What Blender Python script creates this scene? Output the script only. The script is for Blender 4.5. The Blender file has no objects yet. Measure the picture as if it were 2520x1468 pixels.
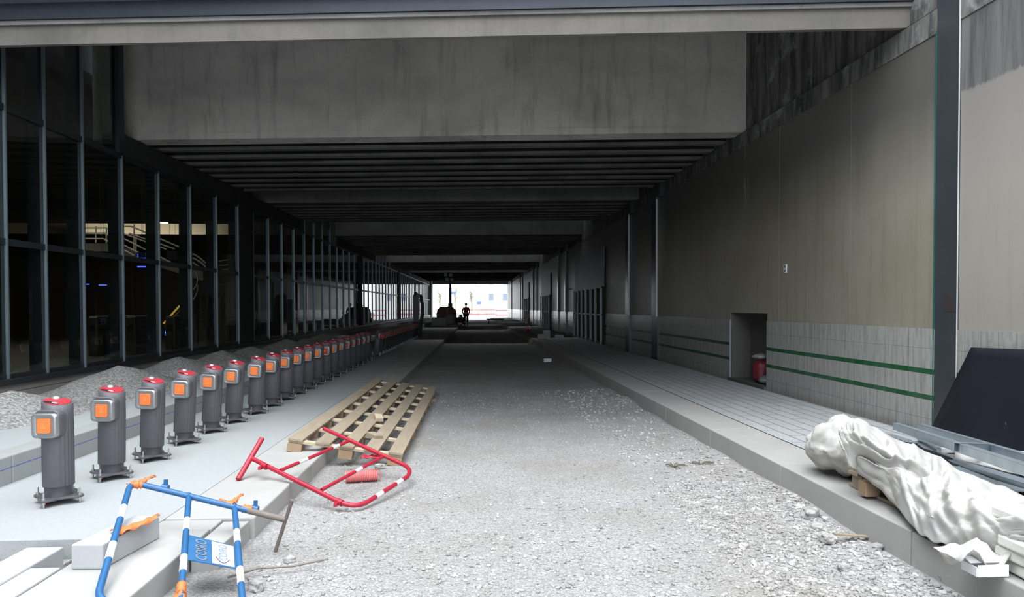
import bpy, bmesh, math, random
from mathutils import Vector, Matrix, noise
random.seed(7)
D = bpy.data; SC = bpy.context.scene; COL = SC.collection
PI = math.pi
# ------------------------------------------------------------------ camera
F, PX, PY, CAMZ = 1700.0, 1260.0, 788.0, 1.48
_v = Vector((1155 - PX, PY - 755, F)).normalized()          # tunnel axis seen from the camera (right, up, forward)
_u = Vector((-.003, 1, 0)); _u -= _v * _u.dot(_v); _u.normalize()
_r = _u.cross(_v)
if _r[0] < 0: _r = -_r
R3 = Matrix((_r, _v, _u))                                    # camera (right, up, forward) -> world
cam = D.objects.new('camera', D.cameras.new('camera')); COL.objects.link(cam)
cr = R3 @ Vector((1, 0, 0)); cu = R3 @ Vector((0, 1, 0)); cf = R3 @ Vector((0, 0, 1))
M = Matrix((cr, cu, -cf)).transposed().to_4x4(); M.translation = (0, 0, CAMZ)
cam.matrix_world = M
cam.data.sensor_width = 36; cam.data.lens = F / 2520 * 36
cam.data.shift_x = 0; cam.data.shift_y = (PY - 734) / 2520
cam.data.clip_end = 600; cam.data.clip_start = .05
SC.camera = cam
# ------------------------------------------------------------------ sky and exposure
W = D.worlds.new('overcast_sky'); SC.world = W; W.use_nodes = True
wb = W.node_tree.nodes['Background']; wb.inputs[0].default_value = (.90, .955, 1, 1); wb.inputs[1].default_value = 2.2
sd = D.lights.new('bright_zenith', 'SUN'); sd.energy = .95; sd.angle = math.radians(38); sd.color = (1, .99, .98)
so_ = D.objects.new('bright_zenith', sd); COL.objects.link(so_); so_.rotation_euler = (math.radians(9), math.radians(-8), 0)
vs = SC.view_settings
vs.view_transform = 'Standard'; vs.look = 'None'; vs.gamma = 1; vs.exposure = 1.10; vs.use_curve_mapping = False
cy = SC.cycles
cy.max_bounces = 8; cy.diffuse_bounces = 6; cy.glossy_bounces = 3; cy.transmission_bounces = 3; cy.transparent_max_bounces = 12
cy.use_denoising = True; cy.caustics_reflective = False; cy.caustics_refractive = False; cy.sample_clamp_indirect = 6

# ------------------------------------------------------------------ small geometry kit
def ray(x, y): return R3 @ Vector((x - PX, PY - y, F)).normalized()
def atz(x, y, z=0.0):                                        # where the sight line through a photo point meets a level
    d = ray(x, y); return Vector((0, 0, CAMZ)) + d * ((z - CAMZ) / d[2])
def aty(x, y, yy): d = ray(x, y); return Vector((0, 0, CAMZ)) + d * (yy / d[1])
def atplane(x, y, p0, n):
    d = ray(x, y); o = Vector((0, 0, CAMZ)); return o + d * ((p0 - o).dot(n) / d.dot(n))
LS = .0145
def lx(x0, y): return x0 + LS * y                            # lines of the left platform
def glx(y): return -5.9 + .018 * y                           # line of the glass wall
SK = -.107
def sk(y0, x): return y0 + SK * x                            # skewed deck lines

class MB:
    def __init__(s): s.v = []; s.f = []; s.m = []; s.sm = []
    def add(s, vs, fs, mi=0, smooth=False):
        o = len(s.v); s.v += [tuple(p) for p in vs]; s.f += [tuple(i + o for i in f) for f in fs]
        s.m += [mi] * len(fs); s.sm += [smooth] * len(fs); return s
    def box(s, c, d, rot=None, mi=0):
        x, y, z = d[0] / 2, d[1] / 2, d[2] / 2
        p = [Vector((i * x, j * y, k * z)) for k in (-1, 1) for j in (-1, 1) for i in (-1, 1)]
        if rot is not None: p = [rot @ q for q in p]
        c = Vector(c)
        return s.add([q + c for q in p], [(0, 2, 3, 1), (4, 5, 7, 6), (0, 1, 5, 4), (2, 6, 7, 3), (0, 4, 6, 2), (1, 3, 7, 5)], mi)
    def span(s, a, b, mi=0):
        return s.box([(a[i] + b[i]) / 2 for i in range(3)], [abs(b[i] - a[i]) for i in range(3)], None, mi)
    def hexa(s, lo, hi, mi=0):                               # 4 lower corners, 4 upper corners, same turning
        return s.add(list(lo) + list(hi), [(3, 2, 1, 0), (4, 5, 6, 7), (0, 1, 5, 4), (1, 2, 6, 5), (2, 3, 7, 6), (3, 0, 4, 7)], mi)
    def tube(s, pts, r, n=10, mi=0, cap=True, smooth=True):
        pts = [Vector(p) for p in pts]; rs = r if isinstance(r, (list, tuple)) else [r] * len(pts)
        rings = []; up = None
        for i, p in enumerate(pts):
            t = (pts[min(i + 1, len(pts) - 1)] - pts[max(i - 1, 0)]).normalized()
            if up is None: up = t.cross(Vector((0, 0, 1)) if abs(t.z) < .9 else Vector((1, 0, 0))).normalized()
            else: up = (up - t * up.dot(t)).normalized()
            w = t.cross(up)
            rings.append([p + (up * math.cos(2 * PI * k / n) + w * math.sin(2 * PI * k / n)) * rs[i] for k in range(n)])
        fs = [(i * n + k, i * n + (k + 1) % n, (i + 1) * n + (k + 1) % n, (i + 1) * n + k) for i in range(len(pts) - 1) for k in range(n)]
        s.add([q for g in rings for q in g], fs, mi, smooth)
        if cap:
            s.add(rings[0], [tuple(range(n))[::-1]], mi); s.add(rings[-1], [tuple(range(n))], mi)
        return s
    def lathe(s, prof, c=(0, 0, 0), n=24, mi=0, smooth=True, cap=True):
        c = Vector(c); v = [c + Vector((r * math.cos(2 * PI * k / n), r * math.sin(2 * PI * k / n), z)) for r, z in prof for k in range(n)]
        fs = [(i * n + k, i * n + (k + 1) % n, (i + 1) * n + (k + 1) % n, (i + 1) * n + k) for i in range(len(prof) - 1) for k in range(n)]
        s.add(v, fs, mi, smooth)
        if cap:
            s.add(v[:n], [tuple(range(n))[::-1]], mi); s.add(v[-n:], [tuple(range(n))], mi)
        return s
    def grid(s, rows, mi=0, smooth=True):
        n = len(rows[0]); v = [p for r in rows for p in r]
        return s.add(v, [(i * n + k, i * n + k + 1, (i + 1) * n + k + 1, (i + 1) * n + k) for i in range(len(rows) - 1) for k in range(n - 1)], mi, smooth)
    def build(s, name, mat, parent=None, bevel=0, bseg=2, loc=None, weld=False):
        me = D.meshes.new(name); me.from_pydata(s.v, [], s.f)
        for m_ in (mat if isinstance(mat, (list, tuple)) else [mat]): me.materials.append(m_)
        me.polygons.foreach_set('material_index', s.m); me.polygons.foreach_set('use_smooth', s.sm); me.update()
        o = D.objects.new(name, me); COL.objects.link(o)
        if bevel or weld:
            bm = bmesh.new(); bm.from_mesh(me); bmesh.ops.remove_doubles(bm, verts=bm.verts, dist=1e-5)
            bm.to_mesh(me); bm.free()
        if bevel:
            b = o.modifiers.new('edge', 'BEVEL'); b.width = bevel; b.segments = bseg; b.limit_method = 'ANGLE'; b.angle_limit = .7
        if parent is not None: o.parent = parent
        if loc is not None: o.location = loc
        return o
def rz(a): return Matrix.Rotation(a, 3, 'Z')
def rx(a): return Matrix.Rotation(a, 3, 'X')
def ry(a): return Matrix.Rotation(a, 3, 'Y')
def tag(o, label, cat, group=None, kind=None):
    o['label'] = label; o['category'] = cat
    if group: o['group'] = group
    if kind: o['kind'] = kind
    return o
def empty(name, loc, label, cat, group=None, kind=None, rot=0):
    o = D.objects.new(name, None); COL.objects.link(o); o.location = loc; o.rotation_euler = (0, 0, rot); o.empty_display_size = .1
    return tag(o, label, cat, group, kind)
def kids(o): return [c for c in D.objects if c.parent == o]
def copy_tree(o, parent=None, table=None):
    if table is None:
        table = {}
        for c in D.objects:
            if c.parent: table.setdefault(c.parent.name, []).append(c)
    c = o.copy(); COL.objects.link(c); c.parent = parent
    for ch in table.get(o.name, []): copy_tree(ch, c, table)
    return c
def local(o, p): return Vector(p) - Vector(o.location)
ORD = 'first second third fourth fifth sixth seventh eighth ninth tenth eleventh twelfth thirteenth fourteenth fifteenth sixteenth seventeenth eighteenth nineteenth'.split()
TEN = {2: 'twent', 3: 'thirt', 4: 'fort', 5: 'fift', 6: 'sixt'}
def ordn(n):
    if n < 20: return ORD[n - 1]
    t, u = divmod(n, 10); return TEN[t] + ('ieth' if u == 0 else 'y-' + ORD[u - 1])

# ------------------------------------------------------------------ materials
class NT:
    def __init__(s, name, rough=.8, metal=0.0, spec=.5):
        s.mat = D.materials.new(name); s.mat.use_nodes = True; s.t = s.mat.node_tree; s.n = s.t.nodes
        s.b = s.n['Principled BSDF']; s.b.inputs['Roughness'].default_value = rough; s.b.inputs['Metallic'].default_value = metal
        s.b.inputs['Specular IOR Level'].default_value = spec
        s.g = None; s.tc = None
    def pos(s):
        if s.g is None: s.g = s.n.new('ShaderNodeNewGeometry')
        return s.g.outputs['Position']
    def obj(s):
        if s.tc is None: s.tc = s.n.new('ShaderNodeTexCoord')
        return s.tc.outputs['Object']
    def l(s, a, b): s.t.links.new(a, b)
    def put(s, sock, val):
        if hasattr(val, 'is_linked') or hasattr(val, 'links'): s.l(val, sock)
        else: sock.default_value = val
    def m(s, op, a, b=0.0, c=None, clamp=False):
        n = s.n.new('ShaderNodeMath'); n.operation = op; n.use_clamp = clamp
        s.put(n.inputs[0], a); s.put(n.inputs[1], b)
        if c is not None: s.put(n.inputs[2], c)
        return n.outputs[0]
    def xyz(s, v):
        n = s.n.new('ShaderNodeSeparateXYZ'); s.l(v, n.inputs[0]); return n.outputs
    def comb(s, x, y, z=0.0):
        n = s.n.new('ShaderNodeCombineXYZ')
        for i, q in enumerate((x, y, z)): s.put(n.inputs[i], q)
        return n.outputs[0]
    def mul(s, v, k):
        n = s.n.new('ShaderNodeVectorMath'); n.operation = 'MULTIPLY'; s.l(v, n.inputs[0]); n.inputs[1].default_value = k; return n.outputs[0]
    def noise(s, v, scale, detail=4, rough=.55, dist=0.0):
        n = s.n.new('ShaderNodeTexNoise'); s.l(v, n.inputs['Vector']); n.inputs['Scale'].default_value = scale
        n.inputs['Detail'].default_value = detail; n.inputs['Roughness'].default_value = rough; n.inputs['Distortion'].default_value = dist
        return n.outputs['Fac']
    def voro(s, v, scale, feature='F1', out='Distance'):
        n = s.n.new('ShaderNodeTexVoronoi'); n.feature = feature; s.l(v, n.inputs['Vector']); n.inputs['Scale'].default_value = scale
        return n.outputs[out]
    def ramp(s, f, stops):
        n = s.n.new('ShaderNodeValToRGB'); s.l(f, n.inputs[0]); e = n.color_ramp.elements
        while len(e) < len(stops): e.new(.5)
        for q, (p, c) in zip(e, stops):
            q.position = p; q.color = (c, c, c, 1) if not isinstance(c, tuple) else (*c, 1)
        return n.outputs[0]
    def mix(s, f, a, b, mode='MIX'):
        n = s.n.new('ShaderNodeMix'); n.data_type = 'RGBA'; n.blend_type = mode; s.put(n.inputs[0], f)
        for i, q in ((6, a), (7, b)):
            if isinstance(q, tuple): n.inputs[i].default_value = (*q, 1)
            else: s.l(q, n.inputs[i])
        return n.outputs[2]
    def col(s, c):
        if isinstance(c, tuple): s.b.inputs['Base Color'].default_value = (*c, 1)
        else: s.l(c, s.b.inputs['Base Color'])
        return s
    def bump(s, h, strength=.4, dist=.02):
        n = s.n.new('ShaderNodeBump'); n.inputs['Strength'].default_value = strength; n.inputs['Distance'].default_value = dist
        s.l(h, n.inputs['Height']); s.l(n.outputs[0], s.b.inputs['Normal']); return s
    def band(s, x, lo, hi):                                  # 1 between lo and hi
        return s.m('MULTIPLY', s.m('GREATER_THAN', x, lo), s.m('LESS_THAN', x, hi))

def plain(name, c, rough=.6, metal=0.0, var=.12, scale=12, bump=0.0):
    t = NT(name, rough, metal); v = t.obj()
    n = t.noise(v, scale, 5)
    t.col(t.mix(n, tuple(x * (1 - var) for x in c), tuple(min(1, x * (1 + var)) for x in c)))
    if bump: t.bump(t.noise(v, scale * 4, 4), bump, .01)
    return t.mat
def emit(name, c, k):
    t = NT(name); t.col(tuple(x * .2 for x in c)); t.b.inputs['Emission Color'].default_value = (*c, 1); t.b.inputs['Emission Strength'].default_value = k
    return t.mat
def concrete(name, c, stain=.35, streak=.5, scale=1.0, rough=.85, dark=(.10, .10, .095)):
    t = NT(name, rough, 0, .3); p = t.pos()
    big = t.noise(t.mul(p, (.5, .5, .8)), 1.3 * scale, 6, .6, .4)
    st = t.noise(t.mul(p, (3.2, 3.2, .35)), 1.6 * scale, 6, .65, .3)
    fine = t.noise(p, 28, 5, .7)
    base = t.mix(fine, tuple(x * .86 for x in c), tuple(x * 1.12 for x in c))
    a = t.mix(t.m('MULTIPLY', t.ramp(big, [(.42, 0.0), (.72, 1.0)]), stain), base, dark)
    b = t.mix(t.m('MULTIPLY', t.ramp(st, [(.52, 0.0), (.75, 1.0)]), streak), a, dark)
    pits = t.ramp(t.voro(p, 9), [(.0, 1.0), (.06, 0.0)])
    t.col(t.mix(t.m('MULTIPLY', pits, .5), b, dark)); t.bump(t.m('ADD', fine, t.noise(p, 90, 3)), .25, .01)
    return t.mat
def gravel(name, c1, c2, scale=38, dirt=(.26, .235, .20), dirtamt=.45):
    t = NT(name, .95, 0, .15); p = t.pos()
    vor = t.voro(p, scale, 'F1', 'Color'); sep = t.n.new('ShaderNodeSeparateColor'); t.l(vor, sep.inputs[0])
    dist = t.voro(p, scale); d2 = t.voro(p, scale * 2.3)
    big = t.noise(p, .9, 5, .6)
    base = t.mix(sep.outputs[0], c1, c2)
    base = t.mix(t.m('MULTIPLY', t.ramp(big, [(.42, 0.0), (.68, 1.0)]), dirtamt), base, dirt)
    h = t.m('SUBTRACT', 1.0, t.m('ADD', t.m('MULTIPLY', dist, .7), t.m('MULTIPLY', d2, .3)))
    base = t.mix(t.ramp(dist, [(.35, 0.0), (.9, .45)]), base, tuple(x * .45 for x in c1))
    t.col(base); t.bump(t.m('ADD', h, t.noise(p, 6, 4)), .6, .02)
    return t.mat
def granite(name, c, line=None):
    t = NT(name, .8, 0, .3); p = t.pos()
    sp = t.noise(p, 160, 3, .8); big = t.noise(p, 2.2, 5, .6)
    k = t.mix(sp, tuple(x * .8 for x in c), tuple(min(1, x * 1.18) for x in c))
    k = t.mix(t.m('MULTIPLY', t.ramp(big, [(.4, 0.0), (.75, 1.0)]), .28), k, tuple(x * .6 for x in c))
    if line:
        z = t.xyz(p)[2]
        k = t.mix(t.m('MULTIPLY', t.band(z, line - .004, line + .004), .75), k, (.04, .08, .45))
    t.col(k); t.bump(sp, .12, .004); return t.mat
def wood(name, c):
    t = NT(name, .8, 0, .25); p = t.obj()
    g = t.noise(t.mul(p, (22, 1.6, 22)), 1.5, 6, .65, .6); b = t.noise(p, 2.4, 4)
    k = t.mix(g, tuple(x * .62 for x in c), tuple(x * 1.2 for x in c)); k = t.mix(t.m('MULTIPLY', b, .4), k, (.16, .13, .10))
    t.col(k); t.bump(g, .3, .005); return t.mat

M_ = {}
M_['gravel'] = gravel('road_gravel', (.29, .285, .285), (.48, .476, .474), 85)
M_['stone'] = gravel('loose_stone', (.30, .29, .285), (.52, .51, .50), 14, dirtamt=.3)
M_['heap'] = gravel('heap_gravel', (.20, .20, .195), (.48, .48, .465), 46, dirtamt=.15)
M_['slab'] = concrete('cast_slab', (.37, .39, .40), .18, .0, 1.4, .8, (.33, .35, .36))
M_['kerb'] = granite('kerb_granite', (.36, .355, .345))
M_['kerbl'] = granite('kerb_light', (.41, .407, .395))
M_['step'] = granite('step_granite', (.34, .35, .35), .262)
M_['block'] = granite('block_granite', (.44, .45, .465))
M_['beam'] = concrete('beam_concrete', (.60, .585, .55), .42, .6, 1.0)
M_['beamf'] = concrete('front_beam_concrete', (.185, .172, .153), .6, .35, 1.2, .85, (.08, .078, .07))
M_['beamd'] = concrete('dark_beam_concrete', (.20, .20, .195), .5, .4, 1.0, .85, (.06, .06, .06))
M_['fascia'] = plain('dark_fascia', (.022, .022, .024), .85, 0, .3, 4)  # even near-black matt tone
M_['rib'] = concrete('rib_edge_concrete', (.19, .184, .182), .55, .2, 1.5, .85, (.02, .02, .02))  # lighter than the rib webs, so flanges look lit by the floor
M_['slabd'] = concrete('shade_tone_slab', (.028, .028, .03), .5, .2, 1.5, .9, (.015, .015, .015))  # near-black tone paints recess shade onto ceiling slabs and rib webs
M_['upper'] = concrete('stained_upper_wall', (.19, .185, .175), .6, .6, 1.0, .85, (.05, .05, .052))
M_['steel'] = plain('dark_blue_steel', (.032, .038, .052), .5, .3, .25, 5)
M_['column'] = plain('column_paint', (.06, .068, .078), .26, .25, .2, 4)
M_['lit_edge_white'] = plain('edge_highlight_white', (.62, .64, .66), .4)  # white that paints light caught on column edges; also the wall lamp body
M_['green_edge'] = plain('green_edge_paint', (.012, .10, .08), .5)
M_['alu'] = plain('mullion_metal', (.17, .22, .25), .42, .55, .15, 6)
M_['dframe'] = plain('dark_frame_metal', (.032, .037, .042), .45, .4, .15, 6)
M_['plinth'] = concrete('plinth_stone', (.30, .275, .265), .25, .25, 1.5, .6)
M_['grey_plastic'] = plain('bollard_grey', (.105, .104, .118), .5, .15, .14, 30, .1)
M_['silver'] = plain('bollard_silver', (.36, .37, .385), .36, .7, .08, 20)
M_['redcap'] = plain('bollard_red', (.36, .02, .035), .6)
M_['black'] = plain('black_plastic', (.012, .012, .014), .5)
M_['zinc'] = plain('zinc_bolt', (.5, .5, .5), .35, .8)
M_['galv'] = plain('galvanised_steel', (.36, .42, .47), .38, .65, .25, 9)
M_['redpaint'] = plain('red_barrier_paint', (.40, .018, .04), .4, 0, .25, 14)
M_['bluepaint'] = plain('blue_barrier_paint', (.022, .115, .28), .42, 0, .25, 14)
M_['whiteband'] = plain('white_band', (.80, .81, .82), .4, 0, .06)
M_['rust'] = plain('rusty_steel', (.20, .17, .15), .75, .3, .35, 16)
M_['tape'] = plain('orange_tape', (.72, .185, .055), .55, 0, .12, 20)
M_['wood'] = wood('pallet_wood', (.42, .345, .255)); M_['woodl'] = wood('pale_pallet_wood', (.66, .55, .40))
M_['tarp'] = None
M_['sheet'] = None
M_['paper'] = plain('white_board', (.75, .76, .78), .7)
M_['chalk'] = plain('chalk_stone', (.68, .67, .63), .9, 0, .15, 8, .3)
M_['redplastic'] = plain('red_plastic', (.70, .17, .17), .5, 0, .2, 10)
M_['redbag'] = plain('red_bag', (.15, .014, .02), .5, 0, .3, 12)
M_['clearplastic'] = plain('crumpled_clear_plastic', (.24, .25, .26), .25, 0, .3, 9)
M_['machine'] = plain('orange_brown_machine_paint', (.20, .055, .02), .5)
M_['bag'] = plain('woven_bag', (.34, .38, .38), .85, 0, .2, 8)
M_['dark'] = plain('dark_rubber', (.02, .02, .022), .6)
M_['hivis'] = plain('red_work_jacket', (.42, .02, .03), .7); M_['navy'] = plain('navy_cloth', (.018, .022, .035), .8)
M_['skin'] = plain('skin', (.48, .30, .22), .55); M_['reflect'] = plain('pale_reflective_band', (.85, .85, .82), .35)
M_['pale'] = plain('pale_render_wall', (.55, .54, .52), .9); M_['palewin'] = plain('pale_window', (.16, .19, .25), .5)
M_['bark'] = plain('pale_bark', (.26, .25, .21), .9); M_['twig'] = plain('spring_twigs', (.30, .30, .21), .9)
M_['signblue'] = plain('blue_sign', (.10, .14, .34), .5); M_['palered'] = plain('sunlit_red', (.45, .10, .10), .5)
t = NT('painted_gate_bar', .45, .2); t.col((.30, .33, .34)); M_['bar'] = t.mat
t = NT('perforated_sheet', .5, .4); v = t.obj(); ys = t.xyz(v)
sh = t.noise(t.comb(t.m('MULTIPLY', ys[1], 3.0), 0.0, t.m('MULTIPLY', ys[2], .15)), 2.2, 4)
t.col(t.mix(sh, (.07, .08, .09), (.17, .185, .20))); M_['perf'] = t.mat

# tall beige panels of the right wall: stains grow towards the top
t = NT('beige_wall_panel', .42, 0, .45); p = t.pos(); X_, Y_, Z_ = t.xyz(p)
fine = t.noise(p, 30, 5, .7); big = t.noise(t.mul(p, (1, .55, .8)), 1.1, 6, .6, .3)
strk = t.noise(t.comb(0.0, t.m('MULTIPLY', Y_, 5.0), t.m('MULTIPLY', Z_, .35)), 1.5, 6, .7)
base = t.mix(fine, (.275, .252, .205), (.325, .302, .25))
base = t.mix(t.m('MULTIPLY', t.ramp(big, [(.42, 0.0), (.7, 1.0)]), .55), base, (.22, .19, .125))
base = t.mix(t.m('MULTIPLY', t.ramp(strk, [(.5, 0.0), (.72, 1.0)]), .42), base, (.13, .115, .092))
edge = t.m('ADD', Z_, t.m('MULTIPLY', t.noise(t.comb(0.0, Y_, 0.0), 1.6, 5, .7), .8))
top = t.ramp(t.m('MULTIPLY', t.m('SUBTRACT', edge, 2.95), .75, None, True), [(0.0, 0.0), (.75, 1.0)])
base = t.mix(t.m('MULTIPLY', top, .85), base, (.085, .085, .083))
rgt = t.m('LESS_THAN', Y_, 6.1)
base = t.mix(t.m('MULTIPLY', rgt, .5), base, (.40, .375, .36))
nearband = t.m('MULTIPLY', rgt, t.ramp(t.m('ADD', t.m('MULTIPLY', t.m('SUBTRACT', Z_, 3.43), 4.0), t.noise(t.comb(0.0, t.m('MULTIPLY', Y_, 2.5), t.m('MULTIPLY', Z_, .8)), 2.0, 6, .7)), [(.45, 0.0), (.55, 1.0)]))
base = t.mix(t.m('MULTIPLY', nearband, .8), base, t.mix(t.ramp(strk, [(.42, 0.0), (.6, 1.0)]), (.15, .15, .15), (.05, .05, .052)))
jl = t.m('MAXIMUM', t.band(Y_, 9.79, 9.81), t.band(Y_, 7.92, 7.927))
base = t.mix(t.m('MULTIPLY', jl, .5), base, (.5, .49, .46))
drip = t.m('MULTIPLY', t.band(Y_, 10.9, 11.12), t.ramp(t.noise(t.comb(0.0, t.m('MULTIPLY', Y_, 9.0), Z_), 2.2, 5, .7), [(.52, 0.0), (.62, 1.0)]))
base = t.mix(t.m('MULTIPLY', t.m('MULTIPLY', drip, t.band(Z_, 2.9, 4.1)), .6), base, (.5, .48, .45))
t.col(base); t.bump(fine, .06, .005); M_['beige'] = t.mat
# stained concrete band over the panels
t = NT('stained_concrete_band', .8, 0, .3); p = t.pos(); X_, Y_, Z_ = t.xyz(p)
s1 = t.noise(t.comb(0.0, t.m('MULTIPLY', Y_, 4.0), t.m('MULTIPLY', Z_, .5)), 1.3, 7, .7, .5); s2 = t.noise(p, 2.0, 6, .65)
k = t.mix(t.ramp(s1, [(.40, 0.0), (.62, 1.0)]), (.05, .05, .052), (.19, .185, .175)); k = t.mix(t.ramp(s2, [(.55, 0.0), (.66, .8)]), k, (.30, .31, .31))
t.col(k); t.bump(s2, .3, .01); M_['band'] = t.mat
# square dado tiles with two green courses
t = NT('dado_tile', .24, 0, .5); p = t.pos(); X_, Y_, Z_ = t.xyz(p)
fy = t.m('FRACT', t.m('MULTIPLY', t.m('ADD', Y_, 40.0), 5.0)); jy = t.m('LESS_THAN', fy, .03)
wn = t.n.new('ShaderNodeTexWhiteNoise'); wn.noise_dimensions = '1D'; t.l(t.m('FLOOR', t.m('MULTIPLY', t.m('ADD', Y_, 40.0), 5.0)), wn.inputs['W'])
jz = t.m('MAXIMUM', t.band(Z_, .373, .379), t.m('MAXIMUM', t.band(Z_, 1.064, 1.069), t.band(Z_, .172, .178)))
sv = t.noise(t.comb(0.0, t.m('MULTIPLY', Y_, 16.0), t.m('MULTIPLY', Z_, 1.5)), 1.4, 6, .7); fn = t.noise(p, 20, 4)
k = t.mix(fn, (.30, .305, .29), (.41, .415, .395)); k = t.mix(t.m('MULTIPLY', t.ramp(sv, [(.45, 0.0), (.72, 1.0)]), .6), k, (.11, .10, .085))
gr = t.m('MAXIMUM', t.band(Z_, .562, .612), t.band(Z_, .815, .867))
k = t.mix(gr, k, t.mix(wn.outputs['Value'], (.012, .075, .022), (.035, .11, .065)))
k = t.mix(t.m('MULTIPLY', t.m('MAXIMUM', jy, jz), .55), k, (.10, .10, .095))
t.col(k); t.bump(t.m('SUBTRACT', 1.0, t.m('MAXIMUM', jy, jz)), .2, .004); M_['tile'] = t.mat
# long pavers of the right walkway
t = NT('walkway_paver', .75, 0, .3); p = t.pos(); X_, Y_, Z_ = t.xyz(p)
br = t.n.new('ShaderNodeTexBrick'); t.l(t.comb(Y_, X_), br.inputs['Vector']); br.inputs['Scale'].default_value = 1
br.inputs['Brick Width'].default_value = .62; br.inputs['Row Height'].default_value = .155; br.inputs['Mortar Size'].default_value = .006; br.inputs['Mortar Smooth'].default_value = .1
br.inputs['Color1'].default_value = (.35, .365, .38, 1); br.inputs['Color2'].default_value = (.40, .415, .43, 1); br.inputs['Mortar'].default_value = (.06, .06, .06, 1); br.inputs['Bias'].default_value = 0
k = t.mix(t.m('MULTIPLY', t.noise(p, 2.5, 5), .35), br.outputs['Color'], (.30, .30, .295)); t.col(k); M_['paver'] = t.mat
# white builder's fabric
t = NT('white_fabric', .75, 0, .3); v = t.obj(); f = t.noise(v, 7, 6, .6, .8)
t.col(t.mix(t.ramp(f, [(.35, 0.0), (.75, 1.0)]), (.50, .495, .485), (.41, .395, .36))); t.bump(t.noise(v, 9, 4, .5, .2), .35, .02)
t.b.inputs['Subsurface Weight'].default_value = 0; M_['tarp'] = t.mat
t = NT('black_sheeting', .6, 0, .25); v = t.obj()
sc_ = t.ramp(t.noise(t.mul(v, (1, 6, 2)), 5, 6, .75, 1.5), [(.66, 0.0), (.72, 1.0)]); sp = t.ramp(t.voro(v, 11), [(.02, 1.0), (.05, 0.0)])
t.col(t.mix(t.m('MULTIPLY', t.m('MAXIMUM', sc_, sp), .5), t.mix(t.noise(v, 3, 5), (.005, .006, .010), (.012, .014, .021)), (.25, .26, .28))); M_['sheet'] = t.mat
# window glass: partly mirror, partly clear
t = NT('station_glass'); fr = t.n.new('ShaderNodeFresnel'); fr.inputs[0].default_value = 1.5
tr = t.n.new('ShaderNodeBsdfTransparent'); tr.inputs[0].default_value = (.72, .76, .74, 1)
gl = t.n.new('ShaderNodeBsdfGlossy'); gl.inputs['Roughness'].default_value = .015; gl.inputs['Color'].default_value = (.9, .94, .95, 1)
mx = t.n.new('ShaderNodeMixShader'); bf = t.n.new('ShaderNodeNewGeometry'); t.l(t.m('MULTIPLY', fr.outputs[0], t.m('SUBTRACT', 1.0, bf.outputs['Backfacing'])), mx.inputs[0]); t.l(tr.outputs[0], mx.inputs[1]); t.l(gl.outputs[0], mx.inputs[2])
t.l(mx.outputs[0], t.n['Material Output'].inputs['Surface']); M_['glass'] = t.mat
# orange reflector of the bollards
t = NT('orange_reflector', .3, 0, .6); v = t.obj()
t.col(t.mix(t.noise(v, 60, 3), (.80, .17, .04), (.88, .24, .06))); M_['orange'] = t.mat
t = NT('red_reflector', .3, 0, .6); t.col((.62, .035, .02)); M_['redlens'] = t.mat

def struct(mb, name, mat, label, cat, **k):
    return tag(mb.build(name, mat, **k), label, cat, None, 'structure')

# ================================================================== GROUND
def road_z(x, y):
    z = .012 * noise.noise((x * 1.3, y * 1.3, 0)) + .02 * noise.noise((x * .45, y * .4, 3))
    if x > 1.7:                                              # loose bank against the right kerb
        w = max(0, min(1, (x - 1.7) / .75)); z += w * w * (.035 + .05 * noise.noise((y * .9, 5, 0)))
    e = math.exp(-((x - 1.62) ** 2) / .05 - ((y - 6.25) ** 2) / .12); z -= .03 * e
    return z
ys = [-6 + .5 * i for i in range(17)] + [2.5 + .07 * i for i in range(110)] + [10.2 + .3 * i for i in range(70)] + [31.2 + 1.0 * i for i in range(56)]
xs = [-2.55, -2.2] + [-2.0 + .1 * i for i in range(46)] + [2.62]
struct(MB().grid([[(x, y, road_z(x, y)) for x in xs] for y in ys]), 'floor', M_['gravel'], 'pale gravel roadway running down the middle of the underpass', 'road')
g = MB().span((-60, 86, -.3), (60, 180, 0.0)); g.span((-2.5, 82, -.3), (2.6, 87, -.02))
struct(g, 'outer_ground', M_['gravel'], 'sunlit open ground beyond the far end of the underpass', 'ground')
struct(MB().span((-14, -40, -.36), (14, -5.9, -.02)), 'outer_ground', M_['gravel'], 'open gravel ground behind the viewpoint', 'ground')

# scattered small stones on the road: nobody could count them
ico = bmesh.new(); bmesh.ops.create_icosphere(ico, subdivisions=1, radius=1.0)
IV = [v.co.copy() for v in ico.verts]; IF = [tuple(v.index for v in f.verts) for f in ico.faces]; ico.free()
ico = bmesh.new(); bmesh.ops.create_icosphere(ico, subdivisions=3, radius=1.0)
IV2 = [v.co.copy() for v in ico.verts]; IF2 = [tuple(v.index for v in f.verts) for f in ico.faces]; ico.free()
def stone_verts(c, r, flat=.65):
    q = Matrix.Rotation(random.uniform(0, 6.28), 3, 'Z') @ Matrix.Rotation(random.uniform(-.5, .5), 3, 'X')
    sx, sy, sz = r * random.uniform(.8, 1.35), r * random.uniform(.7, 1.1), r * flat * random.uniform(.8, 1.2)
    out = []
    for v in IV:
        k = random.uniform(.78, 1.18); p = q @ Vector((v.x * sx * k, v.y * sy * k, v.z * sz * k)); out.append(p + c)
    return out
g = MB()
n = 0
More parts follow.
